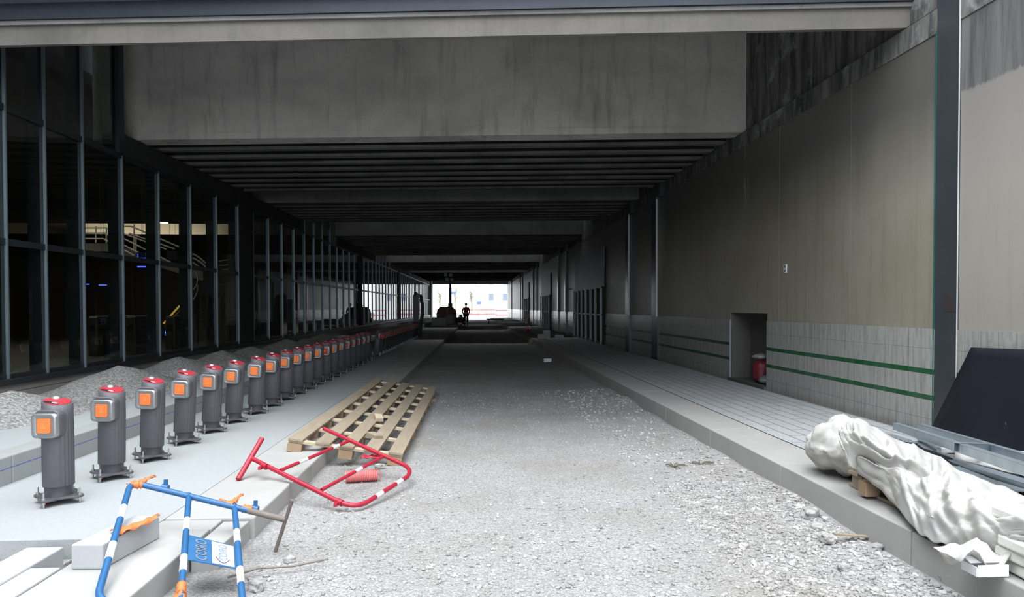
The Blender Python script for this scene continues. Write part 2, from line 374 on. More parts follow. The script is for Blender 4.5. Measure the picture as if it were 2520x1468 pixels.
while n < 9500:
    y = 2.6 + 9.5 * random.random() ** 2.5; x = random.uniform(-1.28, 2.44)
    if x < -1.3 + .0145 * y + .03: continue
    dens = 1.0 if x > 1.2 or y < 4.5 else .5
    if random.random() > dens: continue
    r = random.choice((.006, .008, .009, .011, .013, .016)) * (1.35 if x > 1.5 else 1) * (.7 if y > 5.5 and x < 1.5 else 1)
    g.add(stone_verts(Vector((x, y, road_z(x, y) + r * .2)), r), IF, 0, False); n += 1
for i in range(2600):
    y = random.uniform(2.6, 5.6); x = random.uniform(1.5, 2.44); r = random.uniform(.007, .017)
    g.add(stone_verts(Vector((x, y, road_z(x, y) + r * .2)), r), IF, 0, False)
tag(g.build('gravel', M_['stone']), 'loose pale crushed stones strewn over the roadway', 'gravel', None, 'stuff')
# single stones big enough to pick out
big = [(1995, 1275, .075, 'largest pale stone lying at the foot of the right kerb'), (2012, 1300, .045, 'tan stone beside the largest pale stone by the right kerb'),
       (2030, 1283, .03, 'small yellowish stone right of the largest stone by the right kerb'), (2035, 1330, .07, 'whitish stone nearer the camera than the largest kerbside stone'),
       (2012, 1318, .035, 'narrow brownish stone between two pale stones by the right kerb'), (1815, 1175, .04, 'pale flat stone where the right kerb darkens'),
       (1693, 1192, .035, 'bluish dark stone lying out on the gravel right of centre'), (1830, 1165, .03, 'tan stone tucked against the damp patch of the right kerb'),
       (2160, 1350, .04, 'cream stone on the gravel before the white fabric heap'), (2310, 1385, .045, 'grey angular stone against the right kerb near the bottom'),
       (2330, 1432, .05, 'grey stone in the bottom right corner of the gravel'), (2080, 1395, .05, 'white stone on the gravel in front of the right kerb'),
       (1830, 1340, .035, 'ochre stone alone on the pale gravel right of centre'), (630, 1440, .05, 'flat beige stone by the leg of the blue barrier'),
       (712, 1373, .04, 'grey stone on gravel under the rusty foot of the blue barrier'), (1300, 1243, .018, 'tiny dark stone in the middle of the bright gravel'),
       (935, 1148, .055, 'pale flat stone beside the pallet corner and red coil'), (1570, 905, .05, 'light stone at the edge of the right kerb midway along')]
for px, py, r, lab in big:
    c = atz(px, py, .02); c.z = road_z(c.x, c.y) + r * .35
    q_ = Matrix.Rotation(random.uniform(0, 6.28), 3, 'Z'); sx_, sy_, sz_ = r * random.uniform(.7, .95), r * random.uniform(.5, .75), r * random.uniform(.4, .6); vs_ = []
    for v in IV2:
        k_ = 1 + .38 * noise.noise((v.x * 1.4 + px, v.y * 1.4 + py, v.z * 1.4)) + .12 * noise.noise((v.x * 4 + px, v.y * 4, v.z * 4)); m_ = max(abs(v.x), abs(v.y), abs(v.z)) ** .5
        vs_.append(q_ @ Vector((v.x * sx_, v.y * sy_, v.z * sz_)) * (k_ / m_))
    g = MB().add(vs_, IF2, 0, False)
    o = g.build('stone', M_['stone'], loc=c)
    tag(o, lab, 'stone', 'large loose stones')
for k, (px, py) in enumerate([(1660, 1150), (1725, 1148)]):
    c = atz(px, py, 0); g = MB()
    for j in range(10):
        a = random.uniform(0, 6.28); g.tube([(0, 0, 0), (.05 * math.cos(a), .05 * math.sin(a), .02), (.1 * math.cos(a) + .02, .1 * math.sin(a), .015)], .004, 5)
    o = g.build('weed', plain('dry_weed', (.13, .11, .08), .9), loc=(c.x, c.y, road_z(c.x, c.y)))
    tag(o, ['dark dried weed tuft in the hollow on the gravel', 'dark twig litter right of the dried weed tuft on gravel'][k], 'weed')

# ---------------- right kerb and walkway
g = MB()
y = -6.0; k = 0
while y < 82:
    L = 1.62; y1 = min(y + L, 82)
    g.hexa([(2.47, y + .003, -.25), (2.94, y + .003, -.25), (2.94, y1 - .003, -.25), (2.47, y1 - .003, -.25)],
           [(2.48, y + .003, .215), (2.94, y + .003, .222), (2.94, y1 - .003, .222), (2.48, y1 - .003, .215)]); y = y1
struct(g, 'kerb_right', M_['kerb'], 'tall granite kerb edging the right walkway', 'kerb', bevel=.008)
struct(MB().hexa([(2.95, -6, -.25), (4.36, -6, -.25), (4.36, 82, -.25), (2.95, 82, -.25)], [(2.95, -6, .222), (4.36, -6, .245), (4.36, 82, .245), (2.95, 82, .222)]),
       'walkway_right', M_['paver'], 'right walkway laid with long grey pavers', 'walkway')
struct(MB().span((2.94, -6, -.3), (4.7, 82, .10)), 'walkway_base', M_['upper'], 'dark bedding strip between the right walkway and the tiled wall', 'walkway')

# ---------------- left platform
def strip(g, xa, xb, y0, y1, z0, z1, n=1, gap=0.0, za=None):
    for i in range(n):
        a = y0 + (y1 - y0) * i / n + gap / 2; b = y0 + (y1 - y0) * (i + 1) / n - gap / 2
        g.hexa([(lx(xa, a), a, z0), (lx(xb, a), a, z0), (lx(xb, b), b, z0), (lx(xa, b), b, z0)], [(lx(xa, a), a, z1), (lx(xb, a), a, z1), (lx(xb, b), b, z1), (lx(xa, b), b, z1)])
    return g
struct(strip(MB(), -3.58, -2.0, 4.12, 82, -.2, .14), 'platform_slab', M_['slab'], 'smooth grey concrete slab carrying the bollard row', 'slab')
struct(strip(MB(), -2.0, -1.44, 4.48, 82, -.2, .142, 50, .004), 'kerb_left', M_['kerbl'], 'low pale granite kerb edging the left slab', 'kerb', bevel=.012)
struct(strip(MB(), -3.79, -3.58, -2, 82, -.2, .355, 56, .003), 'step_kerb', M_['step'], 'raised granite kerb with a blue chalk line behind the bollards', 'kerb', bevel=.01)
struct(strip(MB(), -7.4, -3.79, -2, 82, -.2, .335), 'upper_slab', M_['slab'], 'raised grey strip between the step kerb and the glass wall', 'slab')
struct(strip(MB(), -3.58, -2.35, 1.0, 4.11, -.2, .03), 'platform_bed', M_['gravel'], 'gravel bed in front of the slab end at bottom left', 'ground')

# loose and half-laid kerb stones in the left foreground
def stone_block(name, lo, z0, z1, mat, label, bev=.008):
    c = sum((Vector((*p, 0)) for p in lo), Vector()) / 4; c.z = z0
    g = MB().hexa([Vector((*p, z0)) - c for p in lo], [Vector((*p, z1)) - c for p in lo])
    return tag(g.build(name, mat, bevel=bev, loc=c), label, 'kerb stone', 'kerb stones at the slab end')
def P2(*pp): return [tuple(atz(*p)[:2]) for p in pp]
stone_block('kerb_stone', [(-2.115, 1.6), (-1.58, 1.6), (-1.575, 4.27), (-2.09, 4.27)], -.05, .14, M_['kerbl'], 'long pale kerb stone in the bottom left foreground under the blue barrier')
stone_block('kerb_stone', [(-1.565, 3.95), (-1.42, 3.98), (-1.40, 4.46), (-1.56, 4.46)], -.05, .125, M_['kerbl'], 'short kerb stone bridging the notch behind the blue sign plate')
stone_block('kerb_stone', [(-2.085, 4.28), (-1.57, 4.28), (-1.57, 4.47), (-2.08, 4.47)], -.05, .135, M_['kerbl'], 'thin filler kerb stone at the front edge of the slab')
stone_block('kerb_stone', [(-2.52, 1.6), (-2.30, 1.6), (-2.27, 3.99), (-2.47, 3.99)], -.02, .145, M_['block'], 'sawn kerb stone ending in a triangle at the far bottom left')
stone_block('kerb_stone', [(-2.29, 1.6), (-2.125, 1.6), (-2.12, 3.70), (-2.275, 3.70)], -.02, .135, M_['block'], 'narrow kerb stone between the sawn stone and the long pale one')
stone_block('granite_block', [(-2.036, 3.638), (-1.875, 3.63), (-1.80, 4.11), (-1.955, 4.13)], .141, .272, M_['block'], 'loose pale granite block with orange tape across its top')

# ---------------- gravel heaps along the glass wall
heaps = [(45, 962, .85, .28, 'nearest grey gravel heap at the left edge of the photo'), (300, 912, 1.15, .36, 'broad gravel heap behind the second and third bollards'),
         (450, 893, 1.15, .34, 'gravel heap rising behind the fourth bollard'), (552, 870, 1.1, .33, 'gravel heap behind the sixth bollard'), (632, 860, 1.05, .31, 'pointed gravel heap behind the seventh bollard'),
         (712, 841, 1.2, .35, 'sharp gravel heap behind the tenth bollard'), (757, 839, .9, .27, 'small gravel heap beyond the sharp one'), (806, 829, 1.3, .33, 'farthest gravel heap behind the close-set bollards')]
HY = [7.55, 9.7, 11.65, 13.5, 15.2, 17.7, 19.6, 22.2]
for i, ((px, py, r, h, lab), hy) in enumerate(zip(heaps, HY)):
    cx = glx(hy) + .95; g = MB(); rows = []
    for a in range(15):
        row = []
        for b in range(33):
            rr = r * a / 14; an = 2 * PI * b / 32
            x, y = rr * math.cos(an) * .78, rr * math.sin(an) * 1.25
            k = max(0, 1 - (a / 14)); z = h * (k ** 1.15 * (1.25 - .25 * k)) + .05 * k * noise.noise((x * 2 + i * 3, y * 2, 1)) + .012 * noise.noise((x * 9, y * 9, i)) * (k > .02)
            row.append((x, y, max(z, .0)))
        rows.append(row)
    o = g.grid(rows).build('gravel_heap', M_['heap'], loc=(cx, hy, .334), weld=True)
    tag(o, lab, 'gravel heap', None, 'stuff')

# ================================================================== RIGHT WALL
RW = 4.5
cols = [(6.11, 6.42), (16.15, 16.65), (19.02, 19.5), (31.7, 32.1), (34.4, 34.85), (45.6, 46.1), (48.2, 48.7), (57.8, 58.4), (60.5, 61.1), (72.6, 73.2)]
niche = (10.19, 11.66, .24, 1.375)
def wallspan(g, z0, z1, x0, x1, skips=(), y0=-8, y1=82):
    c = y0
    for a, b in sorted(skips):
        if a > c: g.span((x0, c, z0), (x1, a, z1))
        c = b
    g.span((x0, c, z0), (x1, y1, z1)); return g
cs = [cols[0]]
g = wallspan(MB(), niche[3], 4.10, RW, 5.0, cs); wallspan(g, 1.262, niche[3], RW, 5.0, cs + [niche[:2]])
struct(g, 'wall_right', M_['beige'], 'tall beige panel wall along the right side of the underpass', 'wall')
g = wallspan(MB(), .17, 1.262, RW - .012, 5.0, cs + [niche[:2]])
struct(g, 'trim_1', M_['tile'], 'grey tiled dado with two green courses along the right wall', 'tiling')
g = wallspan(MB(), 4.10, 4.335, RW - .01, 5.0, cs); g.span((RW + .06, -8, 4.335), (5.2, 82, 6.9))
struct(g, 'trim_2', M_['band'], 'stained dark concrete band above the right wall panels', 'wall')
struct(MB().span((RW + .02, -8, 4.32), (RW + .08, 82, 4.36)), 'trim_3', M_['black'], 'dark groove over the right wall', 'groove')
g = MB().span((RW + .01, -8, -.2), (5.0, niche[0], .172)).span((RW + .01, niche[1], -.2), (5.0, 82, .172))
struct(g, 'baseboard_right', M_['upper'], 'dark mortar base under the right wall tiles', 'wall base')
# niche
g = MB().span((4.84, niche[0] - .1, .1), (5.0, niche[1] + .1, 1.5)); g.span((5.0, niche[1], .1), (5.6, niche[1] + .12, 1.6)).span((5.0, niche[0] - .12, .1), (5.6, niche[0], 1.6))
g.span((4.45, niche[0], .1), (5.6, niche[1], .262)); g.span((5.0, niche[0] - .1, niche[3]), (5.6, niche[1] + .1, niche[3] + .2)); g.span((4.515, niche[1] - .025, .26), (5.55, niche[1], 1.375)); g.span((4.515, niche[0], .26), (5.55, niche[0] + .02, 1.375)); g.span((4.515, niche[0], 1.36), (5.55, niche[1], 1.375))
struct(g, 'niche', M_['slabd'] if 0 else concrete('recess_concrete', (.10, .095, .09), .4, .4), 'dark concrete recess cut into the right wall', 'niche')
struct(MB().span((RW - .022, niche[1] + .0, .2), (RW + .02, niche[1] + .014, 1.24)), 'trim_4', M_['galv'], 'pale metal edge strip left of the recess', 'edge strip')
# columns
g = MB().span((RW - .008, 6.1, -.1), (5.0, 6.43, 7.0))
co = struct(g, 'steel_column', M_['column'], 'wide dark steel column nearest the camera on the right', 'column')
MB().span((RW - .016, 6.422, .2), (RW - .0, 6.432, 4.12)).build('green_edge', M_['green_edge'], co); MB().span((RW - .016, 6.102, .2), (RW - .004, 6.110, 6.9)).build('lit_edge_white', M_['lit_edge_white'], co)  # white strip paints the lit right edge of the column
g = MB(); pts = [(6.11, 1.35), (6.22, 1.47), (6.25, 1.62), (6.36, 1.72), (6.42, 1.70), (6.42, 1.55), (6.3, 1.4)]
MB().add([(RW - .0095, y, z) for y, z in [(6.13, 1.43), (6.26, 1.43), (6.29, 1.5), (6.27, 1.60), (6.2, 1.585)]] + [(RW - .008, y, z) for y, z in [(6.13, 1.43), (6.26, 1.43), (6.29, 1.5), (6.27, 1.60), (6.2, 1.585)]],
         [(0, 1, 2, 3, 4), (0, 5, 6, 1), (1, 6, 7, 2), (2, 7, 8, 3), (3, 8, 9, 4), (4, 9, 5, 0)]).build('peeled_patch', plain('peeled_paint', (.03, .022, .02), .8), co)
for i, (a, b) in enumerate(cols[1:]):
    g = MB().span((RW - .06, a, 1.22), (RW + .05, b, 4.32)).span((RW - .05, a, -.05), (RW + .05, b, 1.22))
    co = struct(g, 'steel_column', M_['column'], f'{ordn(i + 2)} steel column along the right wall counted from the camera', 'column')
    MB().span((RW - .085, a - .012, 1.24), (RW - .052, a + .03, 4.32)).build('lit_edge_white', M_['lit_edge_white'], co)  # white strip paints the light caught on the flange
    MB().span((RW - .14, a - .5, 4.02), (RW - .02, a + .01, 4.33)).build('bracket', M_['column'], co)
# barred gates
for i, (a, b, zt, n) in enumerate([(22.65, 28.9, 3.48, 7), (37.75, 42.4, 3.36, 6), (51.6, 56.2, 3.33, 4)]):
    e = empty('barred_gate', (RW - .03, a, .24), ['nearest barred gate with sheet metal panel on the right wall', 'middle barred gate on the right wall', 'farthest barred gate on the right wall'][i], 'gate', 'barred gates')
    MB().span((-.03, 0, 1.92), (0, b - a, zt - .24)).build('sheet_panel', M_['perf'], e)
    MB().span((-.012, 0, -.05), (.0, b - a, 1.92)).build('shade_backing', plain('gate_shadow_gap', (.03, .032, .033), .7), e)  # thin dark sheet paints the shade behind the bars
    for k in range(n):
        yy = .12 + (b - a - .3) * k / (n - 1); MB().span((-.12, yy, -.02), (-.06, yy + .1, 1.90)).build('bar', M_['bar'], e)
    for zz in (.02, .95, 1.87): MB().span((-.10, .05, zz), (-.075, b - a - .05, zz + .05)).build('rail', M_['dframe'], e)
# small things on the wall
o = tag(MB().box((0, 0, 0), (.012, .085, .12)).build('wall_label', M_['paper'], loc=(RW - .006, 9.6, 2.02)), 'small white notice stuck on the beige wall', 'notice')
MB().span((-.008, -.012, .01), (-.0055, .014, .045)).build('print_mark', M_['black'], o); MB().span((-.008, -.025, -.045), (-.0055, -.005, -.02)).build('print_mark', M_['black'], o); MB().span((-.008, .006, -.05), (-.0055, .026, -.025)).build('print_mark', M_['black'], o)
o = tag(MB().lathe([(.0, -.04), (.045, -.035), (.06, 0), (.045, .035), (0, .04)], n=12, cap=False).build('wall_lamp', M_['lit_edge_white'], loc=(RW - .05, 30.9, 2.28)), 'small round lamp on the wall past the nearest gate', 'lamp')
# red bag in the recess
e = empty('red_bag', (4.655, 10.72, .262), 'red sack of rubbish wrapped in plastic inside the wall recess', 'bag')
def blob(rows_r, h, seg=20, amp=.03, seed=0, sx=1, sy=1):
    g = MB(); n = len(rows_r); rows = []
    for i, r in enumerate(rows_r):
        z = h * i / (n - 1); row = []
        for k in range(seg + 1):
            a = 2 * PI * (k % seg) / seg; d = amp * noise.noise((math.cos(a) * 2 + seed, math.sin(a) * 2, z * 6)) if r > .01 else 0
            row.append(((r + d) * math.cos(a) * sx, (r + d) * math.sin(a) * sy, z))
        rows.append(row)
    return g.grid(rows)
blob([.0, .12, .14, .135, .14, .135, .14, .11, .0], .38, amp=.035).build('sack', M_['redbag'], e, weld=True)
blob([.0, .09, .12, .07, .0], .12, amp=.07, seed=4).build('plastic_wrap', M_['clearplastic'], e, loc=(-.0, .02, .36), weld=True)
blob([.0, .09, .11, .06, .0], .15, amp=.06, seed=9).build('plastic_wrap', M_['clearplastic'], e, loc=(-.04, -.2, .0), weld=True)

# ================================================================== CEILING AND DECKS
XL, XR = -6.45, 4.56
def cross(g, y0, y1, z0, z1, xa=XL, xb=XR):
    g.hexa([(xa, sk(y0, xa), z0), (xb, sk(y0, xb), z0), (xb, sk(y1, xb), z0), (xa, sk(y1, xa), z0)], [(xa, sk(y0, xa), z1), (xb, sk(y0, xb), z1), (xb, sk(y1, xb), z1), (xa, sk(y1, xa), z1)])
    return g
XX = 5.0
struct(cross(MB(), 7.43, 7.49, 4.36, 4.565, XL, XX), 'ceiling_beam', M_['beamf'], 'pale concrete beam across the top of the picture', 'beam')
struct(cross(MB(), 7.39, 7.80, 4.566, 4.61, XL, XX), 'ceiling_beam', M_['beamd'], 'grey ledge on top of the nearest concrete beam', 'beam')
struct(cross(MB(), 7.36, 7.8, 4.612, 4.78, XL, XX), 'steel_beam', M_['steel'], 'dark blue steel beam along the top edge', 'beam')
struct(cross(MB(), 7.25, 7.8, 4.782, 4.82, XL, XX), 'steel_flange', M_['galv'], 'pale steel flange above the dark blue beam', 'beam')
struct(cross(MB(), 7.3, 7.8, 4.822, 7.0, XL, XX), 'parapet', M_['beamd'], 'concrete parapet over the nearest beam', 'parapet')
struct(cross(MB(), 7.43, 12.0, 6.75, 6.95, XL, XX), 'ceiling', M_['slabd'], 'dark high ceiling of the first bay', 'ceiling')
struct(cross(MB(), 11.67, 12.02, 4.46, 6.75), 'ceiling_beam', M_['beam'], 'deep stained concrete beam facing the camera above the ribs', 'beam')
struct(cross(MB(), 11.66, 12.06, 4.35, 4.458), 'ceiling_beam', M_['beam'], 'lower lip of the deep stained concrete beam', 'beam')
struct(cross(MB(), 12.0, 23.35, 4.92, 5.2), 'ceiling', M_['slabd'], 'shade-toned ribbed ceiling over the second bay', 'ceiling')
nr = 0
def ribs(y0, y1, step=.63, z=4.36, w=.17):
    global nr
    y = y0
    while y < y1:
        nr += 1; g = cross(MB(), y, y + w, z, z + .05); k_ = len(g.m); cross(g, y + .06, y + .12, z + .05, 4.93); g.m[k_:] = [1] * (len(g.m) - k_)  # web faces take the near-black recess-shade tone
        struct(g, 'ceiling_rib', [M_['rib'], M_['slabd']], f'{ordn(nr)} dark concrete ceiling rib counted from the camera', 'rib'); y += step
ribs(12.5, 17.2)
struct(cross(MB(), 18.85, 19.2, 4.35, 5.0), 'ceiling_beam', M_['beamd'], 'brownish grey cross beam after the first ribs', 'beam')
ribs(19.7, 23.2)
struct(cross(MB(), 23.1, 23.35, 4.36, 6.3), 'ceiling_beam', M_['rib'], 'dark edge beam before the second open bay', 'beam')
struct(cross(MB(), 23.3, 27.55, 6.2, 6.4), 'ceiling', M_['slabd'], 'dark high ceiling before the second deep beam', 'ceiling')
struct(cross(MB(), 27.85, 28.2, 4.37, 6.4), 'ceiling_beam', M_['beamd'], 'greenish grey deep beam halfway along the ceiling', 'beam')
struct(cross(MB(), 28.1, 38.5, 4.92, 5.2), 'ceiling', M_['slabd'], 'shade-toned ribbed ceiling over the third bay', 'ceiling')
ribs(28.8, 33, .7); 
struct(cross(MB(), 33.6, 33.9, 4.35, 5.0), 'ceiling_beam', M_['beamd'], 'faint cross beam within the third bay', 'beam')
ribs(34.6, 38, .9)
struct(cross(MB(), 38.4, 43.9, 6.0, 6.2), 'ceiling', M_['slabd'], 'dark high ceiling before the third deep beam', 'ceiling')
struct(cross(MB(), 38.3, 38.5, 4.36, 6.2), 'ceiling_beam', M_['rib'], 'dark edge beam before the third open bay', 'beam')
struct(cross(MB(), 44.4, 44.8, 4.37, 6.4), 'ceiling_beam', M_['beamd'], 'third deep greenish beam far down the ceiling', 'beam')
struct(cross(MB(), 44.7, 54.5, 4.92, 5.2), 'ceiling', M_['slabd'], 'shade-toned ceiling over the fourth bay', 'ceiling')
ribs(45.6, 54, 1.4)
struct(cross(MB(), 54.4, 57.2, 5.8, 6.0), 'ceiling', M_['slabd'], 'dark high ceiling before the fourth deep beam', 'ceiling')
struct(cross(MB(), 54.3, 54.5, 4.36, 6.0), 'ceiling_beam', M_['rib'], 'dark edge beam before the fourth open bay', 'beam')
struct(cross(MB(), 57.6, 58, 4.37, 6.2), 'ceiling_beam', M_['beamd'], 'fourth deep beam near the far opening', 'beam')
struct(cross(MB(), 57.9, 82, 4.92, 5.2), 'ceiling', M_['slabd'], 'shade-toned ceiling of the last bay', 'ceiling')
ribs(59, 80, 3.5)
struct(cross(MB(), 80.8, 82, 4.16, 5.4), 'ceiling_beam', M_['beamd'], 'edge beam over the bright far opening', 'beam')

# ================================================================== GLASS WALL ON THE LEFT
mul = [7.9, 8.94, 9.72, 10.61, 11.73, 13.01, 14.39, 15.76, 17.12, 18.22]
while mul[-1] < 80.5: mul.append(mul[-1] + 1.3)
TALL = [(0, 11.7), (22.9, 27.4), (38.4, 44), (54.5, 57.5)]
def istall(y): return any(a <= y < b for a, b in TALL)
ang = -math.atan(.018)
for i in range(len(mul) - 1):
    a, b = mul[i], mul[i + 1]; L = b - a - .002
    w = empty(f'window_{i + 1}', (glx(a), a, .60), f'{ordn(i + 1)} glazed bay of the left glass wall counted from the camera', 'window', None, 'structure', ang)
    top = 3.36; tall = istall(a)
    ht = 5.95 if tall else top
    MB().span((-.22, 0, -.02), (-.012, .045, ht)).build('mullion', M_['dframe'], w)
    MB().span((-.011, .006, -.02), (.026, .030, ht)).build('mullion_cap', M_['alu'], w)
    MB().span((-.11, .05, 0), (.0, L, .055)).build('bottom_rail', M_['dframe'], w)
    MB().span((-.05, .05, 1.66), (.012, L, 1.74)).build('transom', M_['dframe'], w)
    MB().span((-.05, .05, top - .04), (.015, L, top + .04)).build('transom', M_['dframe'], w)
    MB().span((-.035, .04, .05), (-.015, L, 1.665)).build('pane', M_['glass'], w)
    MB().span((-.035, .04, 1.735), (-.015, L, top - .035)).build('pane', M_['glass'], w)
    if tall: MB().span((-.035, .04, top + .035), (-.015, L, 5.95)).build('pane', M_['glass'], w)
def gstrip(g, x0, x1, y0, y1, z0, z1):
    g.hexa([(glx(y0) + x0, y0, z0), (glx(y0) + x1, y0, z0), (glx(y1) + x1, y1, z0), (glx(y1) + x0, y1, z0)], [(glx(y0) + x0, y0, z1), (glx(y0) + x1, y0, z1), (glx(y1) + x1, y1, z1), (glx(y1) + x0, y1, z1)])
    return g
g = MB()
c = 11.75
for a, b in TALL[1:] + [(81, 82)]:
    gstrip(g, -.3, .02, c, a, 4.0, 4.335); c = b
struct(g, 'trim_5', M_['fascia'], 'dark fascia over the left glass wall', 'fascia')
struct(gstrip(MB(), -.14, .10, 2, 81, .525, .598), 'trim_6', M_['dframe'], 'dark metal sill along the foot of the left glass wall', 'sill', bevel=.006)
g = gstrip(MB(), -.14, .05, 2, 81, .44, .524); gstrip(g, -.14, .045, 2, 81, .2, .432); gstrip(g, -.14, .03, 2, 81, .43, .442)
struct(g, 'baseboard_left', M_['plinth'], 'reddish grey stone plinth below the left glass wall', 'plinth')
struct(gstrip(MB(), -.1, .04, 11.62, 11.78, 4.0, 6.7), 'trim_7', M_['dframe'], 'dark corner post where the tall glass ends', 'post')
for a, lab in ((17.17, 'dark clad column standing in the left glass wall by the first cross beam'), (33.5, 'dark clad column farther along the left glass wall'), (49.0, 'distant dark clad column in the left glass wall')):
    struct(gstrip(MB(), -.2, .03, a, a + 1.0, .6, 4.5), 'clad_column', M_['fascia'], lab, 'column')
struct(MB().span((-8.3, 79, 0), (-4.3, 82, 5.0)), 'wall_left', M_['beamd'], 'end pier at the far end of the left glass wall', 'wall')

struct(MB().span((-6.2, -14, -.2), (-5.95, 7.88, 9)), 'wall_left', M_['dframe'], 'dark cladding of the station building left of the viewpoint', 'wall')
# ---------------- station hall seen through the glass
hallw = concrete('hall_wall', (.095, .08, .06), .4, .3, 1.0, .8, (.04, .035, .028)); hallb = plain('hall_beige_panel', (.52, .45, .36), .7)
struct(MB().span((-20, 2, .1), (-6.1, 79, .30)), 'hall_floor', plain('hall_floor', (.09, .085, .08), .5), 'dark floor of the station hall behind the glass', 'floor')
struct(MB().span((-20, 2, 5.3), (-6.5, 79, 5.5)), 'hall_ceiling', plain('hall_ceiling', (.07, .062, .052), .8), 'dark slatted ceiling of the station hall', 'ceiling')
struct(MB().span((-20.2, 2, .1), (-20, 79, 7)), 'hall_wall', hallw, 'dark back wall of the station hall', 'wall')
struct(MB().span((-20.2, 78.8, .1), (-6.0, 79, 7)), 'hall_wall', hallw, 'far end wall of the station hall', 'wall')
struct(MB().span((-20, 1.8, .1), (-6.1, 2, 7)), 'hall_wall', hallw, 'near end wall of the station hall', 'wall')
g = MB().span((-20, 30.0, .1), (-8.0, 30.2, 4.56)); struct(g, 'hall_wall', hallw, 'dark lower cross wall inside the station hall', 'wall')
struct(MB().span((aty(208, 560, 32.2).x, 32.2, 4.3), (aty(562, 560, 32.2).x, 32.4, 5.29)), 'hall_wall', hallb, 'lit beige wall panel high inside the station hall', 'wall')
struct(MB().span((-20, 25.0, 4.44), (-6.5, 25.2, 5.3)), 'hall_bulkhead', plain('hall_bulkhead', (.03, .03, .028), .8), 'dark bulkhead under the station hall ceiling', 'bulkhead')
ld = D.lights.new('hall_panel_light', 'AREA'); ld.energy = 60; ld.shape = 'RECTANGLE'; ld.size = 6; ld.size_y = .4; ld.color = (1, .86, .68); lo = D.objects.new('hall_panel_light', ld); COL.objects.link(lo); lo.location = (-15, 31.0, 4.2); lo.rotation_euler = (math.radians(125), 0, 0)  # hidden uplight added behind the cross wall to light the beige panel
for k_, (yy_, en_) in enumerate(((12, 34), (20, 45), (36, 55), (50, 55))):
    l2 = D.lights.new('hall_fill_light', 'AREA'); l2.energy = en_; l2.size = 4; l2.color = (1, .88, .72); q2 = D.objects.new('hall_fill_light', l2); COL.objects.link(q2); q2.location = (-13, yy_, 5.25)  # broad fill light added without a fixture to lift the hall
struct(MB().span((-6.95, 2, 5.3), (-6.62, 82, 9)), 'wall_left', M_['slabd'], 'dark upper wall of the station behind the tall glass panes', 'wall')
# upper gallery and stair with tubular rails
steel_rail = plain('stair_rail_steel', (.82, .78, .68), .35, .15)
st = empty('staircase', (-12.5, 24, .3), 'wide staircase with steel handrails inside the dark station hall', 'staircase')
def ploc(px, py, Y, o): return aty(px, py, Y) - Vector(o.location)
g = MB()
for k in range(13):
    zt = .12 + .17 * k; g.span((2.2, 1.2 + .28 * k, -.0), (4.6, 1.2 + .28 * (k + 1), zt))
g.build('steps', plain('stair_stone', (.11, .10, .09), .7), st)
g = MB().add([ploc(205, 598, 23.5, st), ploc(270, 598, 23.5, st), ploc(500, 668, 23.5, st), ploc(500, 690, 23.5, st), ploc(262, 618, 23.5, st), ploc(205, 618, 23.5, st)], [(0, 1, 4, 5), (1, 2, 3, 4)])
off = Vector((0, .12, 0)); g.add([Vector(p) + off for p in g.v[:6]], [(5, 4, 1, 0), (4, 3, 2, 1)]); g.add(g.v[:12], [(0, 6, 7, 1), (1, 7, 8, 2), (5, 4, 10, 11), (4, 3, 9, 10)])
g.build('stringer', plain('stair_stringer', (.25, .24, .22), .7), st)
for pts in ([(205, 560), (262, 560), (300, 584), (420, 645)], [(205, 573), (258, 573), (300, 600), (380, 642)], [(205, 587), (255, 587), (330, 628)],
            [(300, 556), (322, 556), (450, 611)], [(318, 574), (430, 612)], [(305, 575), (410, 613)], [(475, 624), (492, 634), (505, 646), (516, 645)], [(475, 634), (495, 645), (510, 660)], [(475, 645), (497, 662)]):
    MB().tube([ploc(x, y, 23.2, st) for x, y in pts], .03, 6).build('handrail', steel_rail, st)
for x, y0, y1 in ((236, 556, 597), (330, 552, 615), (262, 560, 598), (335, 585, 622)): MB().tube([ploc(x, y0, 23.2, st), ploc(x, y1, 23.2, st)], .025, 6).build('rail_post', steel_rail, st)
e = empty('curved_handrail', aty(480, 720, 23) - Vector((0, 0, 1.2)), 'thin curved handrail in the hall right of the lit sign', 'handrail')
MB().tube([ploc(x, y, 23, e) for x, y in ((482, 668), (487, 685), (484, 702), (476, 712))], .02, 6).build('upper_curve', steel_rail, e); MB().tube([ploc(x, y, 23, e) for x, y in ((487, 700), (485, 720), (476, 738))], .02, 6).build('lower_curve', steel_rail, e)
e = empty('escalator_rail', aty(420, 800, 20.5) - Vector((0, 0, .6)), 'bright yellow escalator handrail rising in the station hall', 'handrail')
MB().tube([ploc(402, 796, 20.5, e), ploc(442, 752, 20.5, e)], .026, 6).build('yellow_band', emit('yellow_rail_glow', (.9, .5, .08), .35), e)  # handrail glows by its material, though it is no lamp
for x_, y_ in ((410, 788), (438, 757)):
    p_ = ploc(x_, y_, 20.5, e); MB().tube([p_, (p_.x, p_.y, .3 - e.location.z)], .012, 6).build('post', M_['dframe'], e)
for pts in (((405, 804), (442, 764)), ((424, 803), (442, 780))): MB().tube([ploc(*q, 20.5, e) for q in pts], .012, 6).build('rail', steel_rail, e)
e = empty('guard_rail', aty(575, 650, 27) - Vector((0, 0, 1)), 'horizontal landing rails seen through the middle glass bays', 'handrail')
for a, b, yy0, yy1 in ((538, 568, 642, 638), (538, 568, 653, 651), (538, 568, 664, 661), (592, 606, 636, 634), (592, 606, 660, 658)): MB().tube([ploc(a, yy0, 27, e), ploc(b, yy1, 27, e)], .022, 6).build('rail', steel_rail, e)
